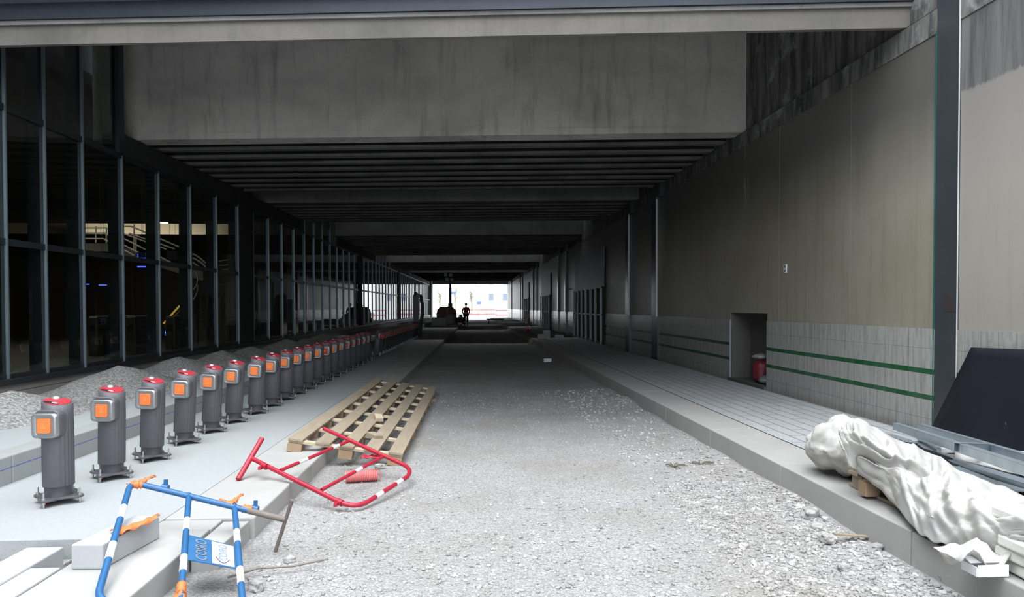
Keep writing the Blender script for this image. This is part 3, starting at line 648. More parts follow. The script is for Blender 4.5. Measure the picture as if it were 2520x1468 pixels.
p_ = ploc(485, 700, 23, bpy.data.objects['curved_handrail']); MB().tube([p_, (p_.x, p_.y, .3 - bpy.data.objects['curved_handrail'].location.z)], .02, 6).build('post', M_['dframe'], bpy.data.objects['curved_handrail'])
# lit signs and lamps inside
blue = emit('blue_led', (.06, .09, 1), 2.2); navy_s = plain('sign_navy', (.01, .015, .09), .5)
def lit(name, px, py, Y, w, h, mat, label, cat, dx=.06):
    c = aty(px, py, Y); return tag(MB().box((0, 0, 0), (w, dx, h)).build(name, mat, loc=c), label, cat)
def hang(o, h, dx=.08):
    for sx in (-dx, dx): MB().tube([(sx, 0, .01), (sx, 0, h)], .004, 6).build('hanger', M_['dframe'], o)
mp = lit('line_map_sign', 357, 633, 19.5, .40, .28, navy_s, 'dark blue line map sign hanging in the station hall', 'sign')
hang(mp, 5.32 - mp.location.z)
MB().span((-.17, -.045, -.03), (.06, -.035, -.012)).span((-.18, -.045, -.03), (-.163, -.035, .10)).build('blue_line', emit('map_blue', (.05, .15, .9), .8), mp)
MB().span((.08, -.045, -.03), (.16, -.035, -.005)).build('red_line', emit('map_red', (.9, .05, .12), .6), mp)
for k in range(5): MB().span((.045, -.05, .09 - .055 * k), (.065, -.035, .11 - .055 * k)).build('stop_dot', emit('map_dot', (.6, .9, .5), .7) if k == 0 else D.materials['map_dot'], mp)
MB().span((.12, -.05, -.12), (.15, -.035, -.09)).build('white_dot', emit('map_white', (.9, .95, 1), 1), mp)
o = lit('light_strip', 356, 656, 19.4, .36, .03, blue, 'blue strip light under the line map sign', 'lamp'); hang(o, 5.32 - o.location.z, .03)
o = lit('light_strip', 253, 701, 19.4, .18, .022, blue, 'short blue strip light left of the line map sign', 'lamp'); hang(o, 5.32 - o.location.z, .03)
o = lit('light_strip', 215, 699, 19.4, .07, .022, blue, 'tiny blue light close to the third mullion', 'lamp'); hang(o, 5.32 - o.location.z, .03)
ar = lit('arrow_sign', 412, 819, 18.0, .17, .24, navy_s, 'small blue arrow sign on a post in the hall', 'sign')
MB().span((-.05, -.04, -.06), (.06, -.031, .07)).build('lit_face', emit('arrow_blue', (.03, .08, .8), .5), ar)
W_ = emit('arrow_cyan', (.3, .75, 1), 1.2)
g = MB().box((.005, -.045, .0), (.016, .008, .075), ry(-.75)).box((-.012, -.045, .03), (.045, .008, .014)).box((-.028, -.045, .012), (.014, .008, .045)).span((-.035, -.049, -.05), (.035, -.041, -.044)); g.build('arrow', W_, ar)
MB().span((-.015, -.02, .3 - ar.location.z), (.015, .02, -.12)).build('post', M_['dframe'], ar)
pk = lit('notice_panel', 256, 791, 17.0, .13, .15, plain('grey_notice', (.16, .17, .2), .5), 'small grey notice panel low in the hall', 'sign')
MB().span((-.03, -.04, -.045), (.03, -.03, .045)).build('blue_mark', plain('dim_blue', (.04, .05, .25), .5), pk)
MB().span((-.012, -.01, -pk.location.z + .3), (.012, .01, -.07)).build('post', M_['dframe'], pk)
clock = lit('display_screen', 425, 628, 21, .28, .26, plain('dark_panel', (.03, .032, .036), .5), 'dim square display right of the line map', 'display'); hang(clock, 5.32 - clock.location.z)
warm = emit('warm_white_tube', (1, .95, .85), 4.0)
for k, (px, py, Y) in enumerate(((403, 548, 22), (593, 589, 28), (680, 609, 32))): lit('ceiling_lamp', px, py, Y, .22, .03, warm, ['bright ceiling tube in the fourth glass bay', 'ceiling tube seen left of the dark clad column', 'ceiling tube right of the dark clad column'][k], 'lamp', .1)
tg = None
for k, (px, yy) in enumerate(((255, 18), (300, 19.5), (345, 18.2), (440, 18))):
    c = aty(px, 850, yy); c.z = .30
    if tg is None:
        tg = empty('ticket_gate', c, '', 'ticket gate', 'ticket gates in the hall')
        MB().span((-.12, -.5, 0), (.12, .5, .95)).build('housing', plain('gate_housing', (.12, .115, .11), .4, .4), tg, bevel=.03); MB().span((-.1, -.45, .952), (.1, .45, .975)).build('top_plate', steel_rail, tg); MB().span((-.06, -.51, .6), (.06, -.495, .75)).build('reader', M_['black'], tg); o = tg
    else: o = copy_tree(tg); o.location = c
    o['label'] = ['ticket gate in the hall behind the third glass bay', 'ticket gate right behind the fourth mullion', 'ticket gate below the line map sign', 'ticket gate by the blue arrow sign'][k]

# ================================================================== BOLLARDS
def make_bollard():
    r = empty('bike_dock_bollard', (0, 0, 0), '', 'bollard', 'bike docking bollards')
    # ribbed shaft: flat front, fluted right and back
    g = MB(); rows = []; n = 96
    for z, k in ((.118, .97), (.123, 1), (.50, 1.0), (.60, 1.0), (.66, .99)):
        row = []
        for i in range(n + 1):
            a = 2 * PI * (i % n) / n; fl = 0
            dga = math.degrees(a) % 360
            if z < .55 and not (225 < dga < 312) : fl = .0022 * (1 if (i // 2) % 2 else -1)
            rr = .094 * k + fl
            zz = z if z < .65 else .695 + .011 * math.sin(a) - .017 * math.cos(a)
            row.append((rr * math.cos(a), rr * math.sin(a) * 1.0, zz))
        rows.append(row)
    g.grid(rows); g.add([rows[0][i] for i in range(n)], [tuple(range(n))[::-1]]); g.add([rows[-1][i] for i in range(n)], [tuple(range(n))])
    g.build('shaft', M_['grey_plastic'], r, weld=True)
    MB().lathe([(.084, .052), (.084, .118), (.09, .121)], n=40).build('collar', M_['grey_plastic'], r)
    # cross shaped foot plate on bolts
    g = MB(); pts = []
    for k in range(64):
        a = 2 * PI * k / 64; rr = .108 + .062 * abs(math.cos(2 * a)) ** 3; pts.append((rr * math.cos(a), rr * math.sin(a)))
    g.add([(x, y, .038) for x, y in pts] + [(x, y, .053) for x, y in pts], [tuple(range(64))[::-1], tuple(range(64, 128))] + [(i, (i + 1) % 64, 64 + (i + 1) % 64, 64 + i) for i in range(64)])
    g.build('foot_plate', M_['grey_plastic'], r, bevel=.003)
    for k in range(4):
        a = PI / 2 * k; x, y = .148 * math.cos(a), .148 * math.sin(a)
        MB().tube([(x, y, 0), (x, y, .10)], .0065, 8).lathe([(.013, .053), (.013, .064)], (x, y, 0), 6).lathe([(.013, .026), (.013, .037)], (x, y, 0), 6).build('bolt', M_['zinc'], r)
    MB().tube([(-.03, -.05, .0), (-.045, -.075, .01), (-.02, -.09, .035)], .008, 6).build('red_cable', M_['redcap'], r)
    # head with silver frame and reflector, facing -Y
    def rrect(w, h, rad, y, n=6, cx=0, cz=0):
        out = []
        for qx, qz, a0 in ((1, 1, 0), (-1, 1, 90), (-1, -1, 180), (1, -1, 270)):
            for k in range(n + 1):
                a = math.radians(a0 + 90 * k / n); out.append((cx + qx * (w / 2 - rad) + rad * math.cos(a), y, cz + qz * (h / 2 - rad) + rad * math.sin(a)))
        return out
    def loft(g, secs, capa=False, capb=True, mi=0):
        n = len(secs[0]); v = [p for s_ in secs for p in s_]
        g.add(v, [(i * n + k, (i + 1) * n + k, (i + 1) * n + (k + 1) % n, i * n + (k + 1) % n) for i in range(len(secs) - 1) for k in range(n)], mi, True)
        if capb: g.add(secs[-1], [tuple(range(n))[::-1]], mi)
        if capa: g.add(secs[0], [tuple(range(n))], mi)
        return g
    cz = .553
    h = loft(MB(), [rrect(.17, .20, .05, .0, cz=cz), rrect(.176, .20, .05, -.07, cz=cz), rrect(.176, .195, .045, -.105, cz=cz), rrect(.165, .182, .04, -.112, cz=cz)]).build('head', M_['grey_plastic'], r, weld=True)
    f = loft(MB(), [rrect(.172, .165, .03, -.100, cz=cz - .005), rrect(.172, .165, .03, -.135, cz=cz - .005), rrect(.150, .143, .026, -.145, cz=cz - .005), rrect(.115, .125, .018, -.132, cz=cz - .005)], capb=True).build('frame', M_['silver'], h, weld=True)
    lens = loft(MB(), [rrect(.092, .100, .01, -.128, cz=cz - .005), rrect(.092, .100, .01, -.140, cz=cz - .005), rrect(.084, .092, .008, -.143, cz=cz - .005)]).build('reflector', M_['orange'], h, weld=True)
    MB().add([(-.022, -.1436, cz - .022), (.022, -.1436, cz - .022), (0, -.1436, cz + .02), (-.018, -.1432, cz - .02), (.018, -.1432, cz - .02), (0, -.1432, cz + .016)], [(0, 1, 2), (0, 3, 4, 1), (1, 4, 5, 2), (2, 5, 3, 0)]).build('triangle_mark', plain('orange_mark', (.88, .25, .075), .3), lens)
    # sloping red cap with badge and rear dome
    def capdisc(g, r0, r1, dz, cx=0, cy_=0, n=28):
        lo = [(cx + r0 * math.cos(2 * PI * k / n), cy_ + r1 * math.sin(2 * PI * k / n)) for k in range(n)]
        zf = lambda x, y: .695 + .011 * y / .093 - .017 * x / .093
        a = [(x, y, zf(x, y)) for x, y in lo]; b = [(x * .97 + cx * .03, y * .97 + cy_ * .03, zf(x, y) + dz) for x, y in lo]
        return g.add(a + b, [tuple(range(n, 2 * n))] + [(i, (i + 1) % n, n + (i + 1) % n, n + i) for i in range(n)])
    cp = capdisc(MB(), .082, .082, .006).build('cap', M_['redcap'], r)
    capdisc(MB(), .05, .016, .009, .0, -.06).build('black_band', M_['black'], cp); capdisc(MB(), .022, .012, .011, .025, -.060, 16).build('badge', plain('pink_badge', (.75, .35, .38), .4), cp)
    MB().lathe([(.036, .69), (.034, .718), (.02, .727), (.0, .729)], (-.045, .05, 0), 18, cap=False).build('rear_dome', M_['silver'], r)
    return r
proto = make_bollard()
lights = [(145, 1235), (275, 1175), (373, 1130), (452, 1090), (519, 1062), (574, 1038)]
bpos = [tuple(atz(*p, .14)[:2]) for p in lights]
Y0 = bpos[-1][1]; k = 0
while len(bpos) < 20:
    k += 1; y = Y0 + .655 * k; bpos.append((-2.835 + .0145 * y - .0006 * 0, y))
grp2 = [(-2.86 + .0155 * y, y) for y in [19.25 + .62 * j for j in range(19)]]
for i, (x, y) in enumerate(bpos + grp2):
    o = proto if i == 0 else copy_tree(proto)
    near = i < 20
    lean = [0.0, 1.0, 2.2, 3.0, 3.2][i] if i < 5 else (3.9 if near else 7.5)
    o.location = (x, y, .1415); o.rotation_euler = (0, math.radians(lean), math.radians(random.uniform(-2, 2) - 4 if near else 42))
    o['label'] = (f'dark grey bike docking bollard with orange reflector, {ordn(i + 1)} from the near end' if near else
                  f'dark docking bollard of the distant close-set run, {ordn(i - 19)} after the wider row')
    if not near: o['group'] = 'distant docking bollards'
    for c in kids(o):
        for c2 in kids(c):
            if c2.name.startswith('reflector') and (not near or i in (12, 15, 16, 17, 18, 19)):
                c2.data = c2.data.copy(); c2.data.materials[0] = M_['redlens']
# ---------------- docking terminal at the end of the row
k0 = Vector((-2.30, 31.3, .141))
e = empty('bike_hire_terminal', k0, 'tall dark curved hire terminal at the end of the bollard rows', 'terminal')
prof = [(.0, -.05), (.02, .5), (.05, 1.0), (.05, 1.5), (.02, 1.9)]
g = MB(); 
for i in range(len(prof) - 1):
    (a, z0), (b, z1) = prof[i], prof[i + 1]; z0 = max(z0, 0)
    g.hexa([(-.26 + a, -.05, z0), (-.02 + a, -.05, z0), (-.02 + a, .12, z0), (-.26 + a, .12, z0)], [(-.26 + b, -.05, z1), (-.02 + b, -.05, z1), (-.02 + b, .12, z1), (-.26 + b, .12, z1)])
g.build('front_slab', plain('terminal_grey', (.10, .10, .11), .5), e); 
g = MB()
for i in range(len(prof) - 1):
    (a, z0), (b, z1) = prof[i], prof[i + 1]; z0 = max(z0, 0); a, b = a * 2.2, b * 2.2
    g.hexa([(.0 + a, -.1, z0), (.13 + a, -.1, z0), (.13 + a, .3, z0), (.0 + a, .3, z0)], [(.0 + b, -.1, z1), (.13 + b, -.1, z1), (.13 + b, .3, z1), (.0 + b, .3, z1)])
g.build('curved_side', M_['dark'], e, bevel=.02)
MB().lathe([(.1, 1.9), (.09, 1.97), (.04, 2.01), (0, 2.02)], (-.1, .03, 0), 16, cap=False).build('top_dome', M_['dark'], e)

# ================================================================== PALLET
pa, pb = atz(709, 1077, .275), atz(912, 1152, .145)             # near left, near right
pc, pd = atz(939, 923, .275), atz(1035, 959, .145)
pal = empty('wooden_pallet', (pa + pb) / 2 * 1 - Vector((0, 0, .21)), 'very long weathered wooden pallet tilted off the left kerb', 'pallet')
ax = (((pc - pa).normalized() + (pd - pb).normalized()) / 2).normalized(); side = (pb - pa); side = (side - ax * side.dot(ax)).normalized(); nrm = side.cross(ax).normalized()
if nrm.z < 0: nrm = -nrm
PL = 5.35; PWd = 1.06; R_ = Matrix((side, ax, nrm)).transposed(); org = pa.copy()
def pp(u, v, w): return org + R_ @ Vector((u, v, w)) - Vector(pal.location)
def pbox(u0, u1, v0, v1, w0, w1): 
    g = MB(); cen = pp((u0 + u1) / 2, (v0 + v1) / 2, (w0 + w1) / 2); return g.box(cen, (u1 - u0, v1 - v0, w1 - w0), R_)
cuts = [[0, .98, 2.55, 3.75, 4.7, PL], [0, 2.2, 4.0, PL], [0, 1.5, 3.2, PL], [0, 1.9, 3.9, PL], [0, 1.0, 2.7, 4.2, PL]]
for q, u in enumerate((.0, .25, .47, .70, .93)):
    for c0, c1 in zip(cuts[q], cuts[q][1:]):
        pbox(u, u + .135, c0 + .004, c1 - .004, -.022, random.uniform(-.002, .002)).build('top_board', M_['wood'], pal, bevel=.003)
for k in range(9):
    v = .03 + (PL - .16) * k / 8; pbox(.0, PWd, v, v + .09, -.045, -.023).build('cross_slat', M_['woodl'], pal)
for u in (.0, .47, .93):
    for k in range(9):
        v = .03 + (PL - .16) * k / 8; pbox(u, u + .13, v - .02, v + .11, -.125, -.046).build('block', plain('pallet_block', (.36, .25, .155), .8, 0, .25, 9) if 'pallet_block' not in D.materials else D.materials['pallet_block'], pal)
def offcut(px, py, z, d, rot, mat, lab, nm='wood_offcut'):
    c = atz(px, py, z); return tag(MB().box((0, 0, d[2] / 2), d).build(nm, mat, bevel=.004, loc=c), lab, 'wood offcut')
o = offcut(1049, 991, .0, (.10, .36, .055), 0, M_['wood'], 'short weathered wood offcut lying on the gravel beyond the pallet'); o.rotation_euler[2] = -.6
o = offcut(921, 1078, .155, (.10, .16, .05), 0, M_['wood'], 'small squarish wood offcut lying on the pallet boards'); o.rotation_euler = (.12, .12, .7)
o = offcut(931, 1032, .185, (.09, .14, .05), 0, M_['woodl'], 'pale wood chip standing between the pallet boards'); o.rotation_euler = (.2, .1, .3)

# ================================================================== BARRIERS
def banded(pts, segs, r, e, paint, name='bar'):
    """one tube with white sleeves; segs are (from, to) fractions along a straight bar"""
    b = MB().tube(pts, r, 12).build(name, paint, e)
    p, q = Vector(pts[0]), Vector(pts[-1])
    for a, c in segs: MB().tube([p.lerp(q, a), p.lerp(q, c)], r * 1.07, 12).build('white_band', M_['whiteband'], b)
    return b
def arc(p0, pc, p1, n=6):
    return [(p0 * (1 - t) ** 2 + pc * 2 * t * (1 - t) + p1 * t * t) for t in [i / n for i in range(n + 1)]]
# red barrier lying over the kerb and pallet
c2 = atz(875, 1245, .045); c1 = atz(1010, 1158, .11); b0 = atz(617, 1126, .285)
n_ = (c1 - c2).cross(b0 - c2).normalized()
if n_.z < 0: n_ = -n_
rp = lambda x, y: atplane(x, y, c2, n_)
bar = empty('red_barrier', (c2.x, c2.y, 0), 'red and white tubular barrier lying over the kerb and pallet', 'barrier', 'tubular barriers'); L_ = lambda p: Vector(p) - Vector(bar.location)
r0 = .0175
A0, cA, cB, B0 = rp(797, 1054), rp(1030, 1152), rp(872, 1252), b0
cc1 = rp(1035, 1162)
A1 = rp(985, 1139); S0 = rp(1003, 1172); S1 = rp(905, 1234); B1 = rp(838, 1236)
corner1 = rp(1018, 1152); corner2 = rp(878, 1250)
tube = [A0, A1] + arc(A1, corner1, S0)[1:] + [S1] + arc(S1, corner2, B1)[1:] + [B0]
fr = MB().tube([L_(p) for p in tube], r0, 12).build('frame', M_['redpaint'], bar)
for a, c in ((.16, .32), (.66, .82)): MB().tube([L_(S0.lerp(S1, a)), L_(S0.lerp(S1, c))], r0 * 1.07, 12).build('white_band', M_['whiteband'], fr)
banded([L_(rp(690, 1157)), L_(rp(857, 1085))], [(.24, .36), (.74, .84)], r0 * .8, bar, M_['redpaint'])
banded([L_(rp(791, 1205)), L_(rp(940, 1124))], [(.52, .63)], r0 * .8, bar, M_['redpaint'])
fd = atz(586, 1179, .155); ft = b0 + (b0 - fd) * .95
MB().tube([L_(fd), L_(ft)], .021, 12).build('foot', M_['redpaint'], bar)
for x, y in ((651, 1146), (836, 1235)):
    p = L_(rp(x, y)); d = (B0 - B1).normalized(); MB().tube([p - d * .025, p + d * .025], r0 * 1.35, 12).box(p - d * .0 + Vector((-.02, -.045, -.005)), (.024, .04, .022)).build('clamp', M_['redpaint'], bar)
# blue barrier in the foreground
cor = atz(322, 1190, .42); jnt = atz(703, 1278, .21); co2 = atz(238, 1462, .175)
n_ = (jnt - cor).cross(co2 - cor).normalized()
if n_.z < 0: n_ = -n_
bp = lambda x, y: atplane(x, y, cor, n_)
bar = empty('blue_barrier', (bp(450, 1400).x, bp(450, 1400).y, 0), 'blue and white tubular barrier with name plate propped in the foreground', 'barrier', 'tubular barriers'); L_ = lambda p: Vector(p) - Vector(bar.location)
r0 = .0175
T0 = bp(318, 1200); T1 = bp(350, 1192); Sx = bp(248, 1440); B1 = bp(262, 1480); lowdir = (jnt - cor)
Bend = B1 + lowdir * .86
tube = [jnt, T1] + arc(T1, bp(322, 1189), T0, 4)[1:] + [Sx] + arc(Sx, bp(236, 1472), B1, 5)[1:] + [Bend]
fr = MB().tube([L_(p) for p in tube], r0, 12).build('frame', M_['bluepaint'], bar)
def on(p, a, b):
    d = (b - a).normalized(); return a + d * (p - a).dot(d)
for (x0, y0), (x1, y1) in (((302, 1246), (291, 1276)), ((281, 1337), (267, 1376))): MB().tube([L_(on(bp(x0, y0), T0, Sx)), L_(on(bp(x1, y1), T0, Sx))], r0 * 1.07, 12).build('white_band', M_['whiteband'], fr)
def down(p, k): return p + (Bend - jnt) * k
m0, t0 = bp(465, 1217), bp(577, 1243); mdir = bp(445, 1468); tdir = bp(596, 1468)
mb_ = MB().tube([L_(m0), L_(m0 + (mdir - m0) * 1.15)], r0 * .95, 12).build('bar', M_['bluepaint'], bar)
for (x0, y0), (x1, y1) in (((461, 1277), (457, 1305)), ((450, 1368), (447, 1406))): MB().tube([L_(on(bp(x0, y0), m0, mdir)), L_(on(bp(x1, y1), m0, mdir))], r0 * 1.03, 12).build('white_band', M_['whiteband'], mb_)
tb_ = MB().tube([L_(t0), L_(t0 + (tdir - t0) * 1.15)], r0 * .95, 12).build('bar', M_['bluepaint'], bar)
for (x0, y0), (x1, y1) in (((583, 1306), (586, 1335)), ((589, 1398), (592, 1436))): MB().tube([L_(on(bp(x0, y0), t0, tdir)), L_(on(bp(x1, y1), t0, tdir))], r0 * 1.03, 12).build('white_band', M_['whiteband'], tb_)
fd = atz(678, 1355, .005); ft = jnt + (jnt - fd) * .62
q = (ft - fd).normalized(); MB().tube([L_(fd), L_(ft)], .011, 8).build('foot', M_['rust'], bar)
MB().tube([L_(jnt), L_(jnt.lerp(T1, .26))], r0 * 1.05, 12).build('rusty_end', M_['rust'], fr)
for x, y in ((406, 1200), (627, 1252)):
    p = L_(bp(x, y)); d = (jnt - cor).normalized(); MB().tube([p - d * .02, p + d * .02], r0 * 1.3, 12).box(p + n_ * .025 + Vector((0, .005, .01)), (.022, .012, .035)).build('clamp', M_['bluepaint'], bar)
# plate between the two bars
P00, P10, P11, P01 = bp(462, 1314), bp(587, 1345), bp(590, 1400), bp(462, 1376)
pl = MB().hexa([L_(p - n_ * .004) for p in (P01, P11, P10, P00)], [L_(p) for p in (P01, P11, P10, P00)]).build('name_plate', M_['bluepaint'], bar)
def plp(u, v, h=.0): return (P00.lerp(P10, u)).lerp(P01.lerp(P11, u), v) + n_ * h
def quad(us, vs, h): 
    a = [plp(us[0], vs[0], h), plp(us[1], vs[0], h), plp(us[1], vs[1], h), plp(us[0], vs[1], h)]; b = [p - n_ * (h * .6) for p in a]
    return MB().hexa([L_(p) for p in b][::-1], [L_(p) for p in a][::-1])
wp = quad((.47, .90), (.06, .96), .003).build('white_sticker', M_['whiteband'], pl)
def letters(txt, u0, u1, v0, v1, h, mat, par, name):
    """text running up the plate (from v1 to v0), its top to the left or right edge"""
    cu_ = D.curves.new(name, 'FONT'); cu_.body = txt; cu_.size = 1; cu_.extrude = .0; cu_.offset = .012
    o = D.objects.new(name, cu_); COL.objects.link(o); bpy.context.view_layer.update()
    me = bpy.data.meshes.new_from_object(o.evaluated_get(bpy.context.evaluated_depsgraph_get())); D.objects.remove(o)
    xs_ = [v.co.x for v in me.vertices]; ys_ = [v.co.y for v in me.vertices]; x0, x1, y0, y1 = min(xs_), max(xs_), min(ys_), max(ys_)
    for v in me.vertices:
        a = (v.co.x - x0) / (x1 - x0); b = (v.co.y - y0) / (y1 - y0)
        v.co = L_(plp(u1 + (u0 - u1) * b, v1 + (v0 - v1) * a, h))
    me.materials.clear(); me.materials.append(mat); o = D.objects.new(name, me); COL.objects.link(o); o.parent = par; return o
letters('COIRO', .60, .77, .12, .78, .0045, plain('logo_blue', (.16, .24, .55), .5), wp, 'logo_lettering')
letters('COIRO', .15, .37, .10, .92, .0025, plain('worn_stencil', (.16, .18, .20), .8), pl, 'stencil_lettering')
arcp = [plp(.545 + .0 + .27 * (k / 14), .70 + .2 * math.sin(PI * k / 14), .0045) for k in range(15)]
MB().tube([L_(p) for p in arcp], .0022, 6).build('logo_swoosh', plain('logo_purple', (.06, .03, .12), .5), wp)
# orange warning tape
def ribbon(name, pix, ws, lab, h=.014, pl_=None, twist=.3, wrap=None):
    pl_ = pl_ or bp; pts = [pl_(x, y) + n_ * h * (1 + .35 * (i % 2)) for i, (x, y) in enumerate(pix)]; g = MB(); rows = []
    o0 = pts[0].copy(); dense = []
    for i in range(len(pts) - 1):
        for k in range(4): dense.append((pts[i].lerp(pts[i + 1], k / 4), ws[i] + (ws[i + 1] - ws[i]) * k / 4))
    dense.append((pts[-1], ws[-1]))
    for i, (p, w) in enumerate(dense):
        d = (dense[min(i + 1, len(dense) - 1)][0] - dense[max(i - 1, 0)][0]).normalized(); s_ = d.cross(n_).normalized()
        rows.append([p - o0 + s_ * w * (k / 4 - .5) + n_ * (.008 * math.sin(k * 2.1 + i * 1.3) - .018 * abs(k / 4 - .5) * 2 * (w > .03)) for k in range(5)])
    if wrap:
        a_, b_ = bp(*wrap[0]), bp(*wrap[1]); ps, q_ = [], []
        for k in range(15):
            ps.append(a_.lerp(b_, k / 14) - o0); q_.append(r0 * (1.22 + .5 * noise.noise((k * .55, a_.x * 30, 2))))
        g.tube(ps, q_, 12)
    o = g.grid(rows).build(name, M_['tape'], loc=o0); so = o.modifiers.new('thick', 'SOLIDIFY'); so.thickness = .002
    return tag(o, lab, 'tape', 'orange warning tape scraps')
ribbon('warning_tape', [(315, 1196), (330, 1188), (345, 1186), (360, 1182), (382, 1176)], [.03, .035, .04, .03, .012], 'orange tape knotted on the top left corner of the blue barrier', wrap=((321, 1193), (352, 1192)))
ribbon('warning_tape', [(538, 1233), (553, 1237)], [.05, .05], 'narrow orange tape band on the blue top rail', wrap=((539, 1235), (547, 1237)))
ribbon('warning_tape', [(556, 1238), (572, 1238), (584, 1228), (597, 1222)], [.03, .04, .025, .012], 'orange tape knot where the right bar meets the blue rail', wrap=((552, 1238), (574, 1244)))
ribbon('warning_tape', [(597, 1247), (618, 1252)], [.045, .04], 'orange tape wrap right of the knot on the blue rail', wrap=((598, 1250), (620, 1256)))
ribbon('warning_tape', [(447, 1440), (443, 1468), (440, 1490)], [.04, .06, .05], 'orange tape hanging on the middle bar at the bottom edge', wrap=((447, 1436), (445, 1460)))
q0 = atz(278, 1312, .31); nn = n_; n_ = Vector((0, 0, 1))
ribbon('warning_tape', [(280, 1307), (300, 1302), (330, 1293), (360, 1283), (392, 1271)], [.10, .085, .06, .05, .012], 'long orange tape lying across the loose granite block', .012, lambda x, y: atz(x, y, .29)); n_ = nn

# red ribbed coil and red textured plate by the pallet
c = atz(890, 1185, .0) + Vector((0, 0, .052)); e = empty('ribbed_duct', (c.x, c.y, 0), 'short red ribbed plastic duct lying on the gravel by the pallet', 'duct')
d = (atz(930, 1182, .0) - atz(851, 1187, .0)); d.z = 0; Ld = d.length; d.normalize(); pr_ = []
pts = []; rs = []
for k in range(73):
    pts.append(Vector((0, 0, .052)) + d * (Ld * (k / 72 - .5))); rs.append(.052 if (k // 2) % 2 else .043)
g = MB().tube(pts, rs, 20, cap=False, smooth=False); g.m = [1 if (i // 20) % 4 == 0 else 0 for i in range(len(g.f))]; g.build('ribbed_tube', [M_['redplastic'], plain('pale_pink_dust', (.62, .36, .34), .8)], e); MB().tube([pts[0], pts[-1]], .038, 16, cap=True).build('liner', plain('duct_liner', (.55, .45, .42), .7), e)
MB().tube([pts[-1] + d * .012 + Vector((0, 0, .045)), pts[-1] + d * .03 + Vector((0, 0, 0)), pts[-1] + d * .012 + Vector((0, 0, -.045))], .004, 6).build('strap', M_['redplastic'], e)
c = atz(912, 1125, .16); g = MB()
rows = [[(u * .16 - .08, v * .10 - .05, .012 * math.sin(u * 14) * math.sin(v * 9) + .012) for u in [i / 10 for i in range(11)]] for v in [i / 8 for i in range(9)]]
o = g.grid(rows).build('red_mesh_scrap', M_['redpaint'], loc=c); so = o.modifiers.new('thick', 'SOLIDIFY'); so.thickness = .006; tag(o, 'crumpled red textured scrap on the pallet under the red barrier', 'scrap')

# ================================================================== HEAP OF MATERIAL ON THE RIGHT
SZ = .236
# pallet under the white fabric
e = empty('small_pallet', (3.08, 4.1, .222), 'wooden pallet mostly hidden under the white fabric heap', 'pallet')
def gb(a, b, nm, m='wood'): MB().span(a, b).build(nm, M_[m], e)
for yy in (-.48, .0, .42):
    for xx in (-.42, .0, .38): gb((xx, yy, .02), (xx + .10, yy + .12, .10), 'block')
for yy in (-.48, .0, .42): gb((-.45, yy, .10), (.5, yy + .12, .12), 'cross_slat')
for xx in (-.42, -.2, .02, .24, .4): gb((xx, -.6, .12), (xx + .1, .6, .14), 'top_board')
for xx in (-.42, .0, .38): gb((xx, -.55, .0), (xx + .10, .58, .02), 'bottom_board')
o = tag(MB().span((-.05, -.04, 0), (.05, .05, .095)).build('wood_offcut', D.materials['pallet_block'], bevel=.004, loc=tuple(atz(2140, 1218, SZ))), 'wooden block propping the white fabric above the kerb', 'wood offcut')
# white fabric: a swollen end and a long drape
bc = Vector((2.80, 4.98, .222)); e = tag(blob([.0, .15, .24, .275, .285, .27, .235, .17, .085, .0], .47, 36, .07, 2, 1.0, .95).build('fabric_bag', M_['tarp'], loc=bc, weld=True), 'swollen crumpled end bag of the white fabric heap', 'bag')
sb = e.modifiers.new('s', 'SUBSURF'); sb.levels = sb.render_levels = 2
tx = D.textures.new('crumple', 'CLOUDS'); tx.noise_scale = .13; tx.noise_depth = 3; dm = e.modifiers.new('d', 'DISPLACE'); dm.texture = tx; dm.strength = .11; dm.texture_coords = 'OBJECT'
ridge = [(2085, 1060, .64), (2110, 1070, .64), (2180, 1106, .60), (2250, 1138, .56), (2300, 1165, .53), (2360, 1196, .52), (2440, 1232, .50), (2560, 1285, .50), (2700, 1340, .48)]
low = [(2078, 1112, .54), (2096, 1150, .43), (2140, 1168, .37), (2192, 1226, .29), (2245, 1292, .255), (2292, 1330, .24), (2370, 1350, .26), (2425, 1360, .27), (2480, 1364, .29)]
back = [(2105, 1045, .52), (2150, 1062, .46), (2220, 1090, .42), (2290, 1122, .40), (2350, 1155, .38), (2410, 1188, .37), (2500, 1228, .36), (2620, 1270, .35), (2780, 1330, .33)]
def spl(P, t):
    P = [atz(*p) for p in P]; n = len(P) - 1; f = t * n; i = min(int(f), n - 1); f -= i
    p0, p1, p2, p3 = P[max(i - 1, 0)], P[i], P[i + 1], P[min(i + 2, n)]
    return .5 * ((2 * p1) + (p2 - p0) * f + (2 * p0 - 5 * p1 + 4 * p2 - p3) * f * f + (3 * p1 - p0 - 3 * p2 + p3) * f ** 3)
g = MB(); rows = []; o0 = Vector((2.5, 3.8, .222))
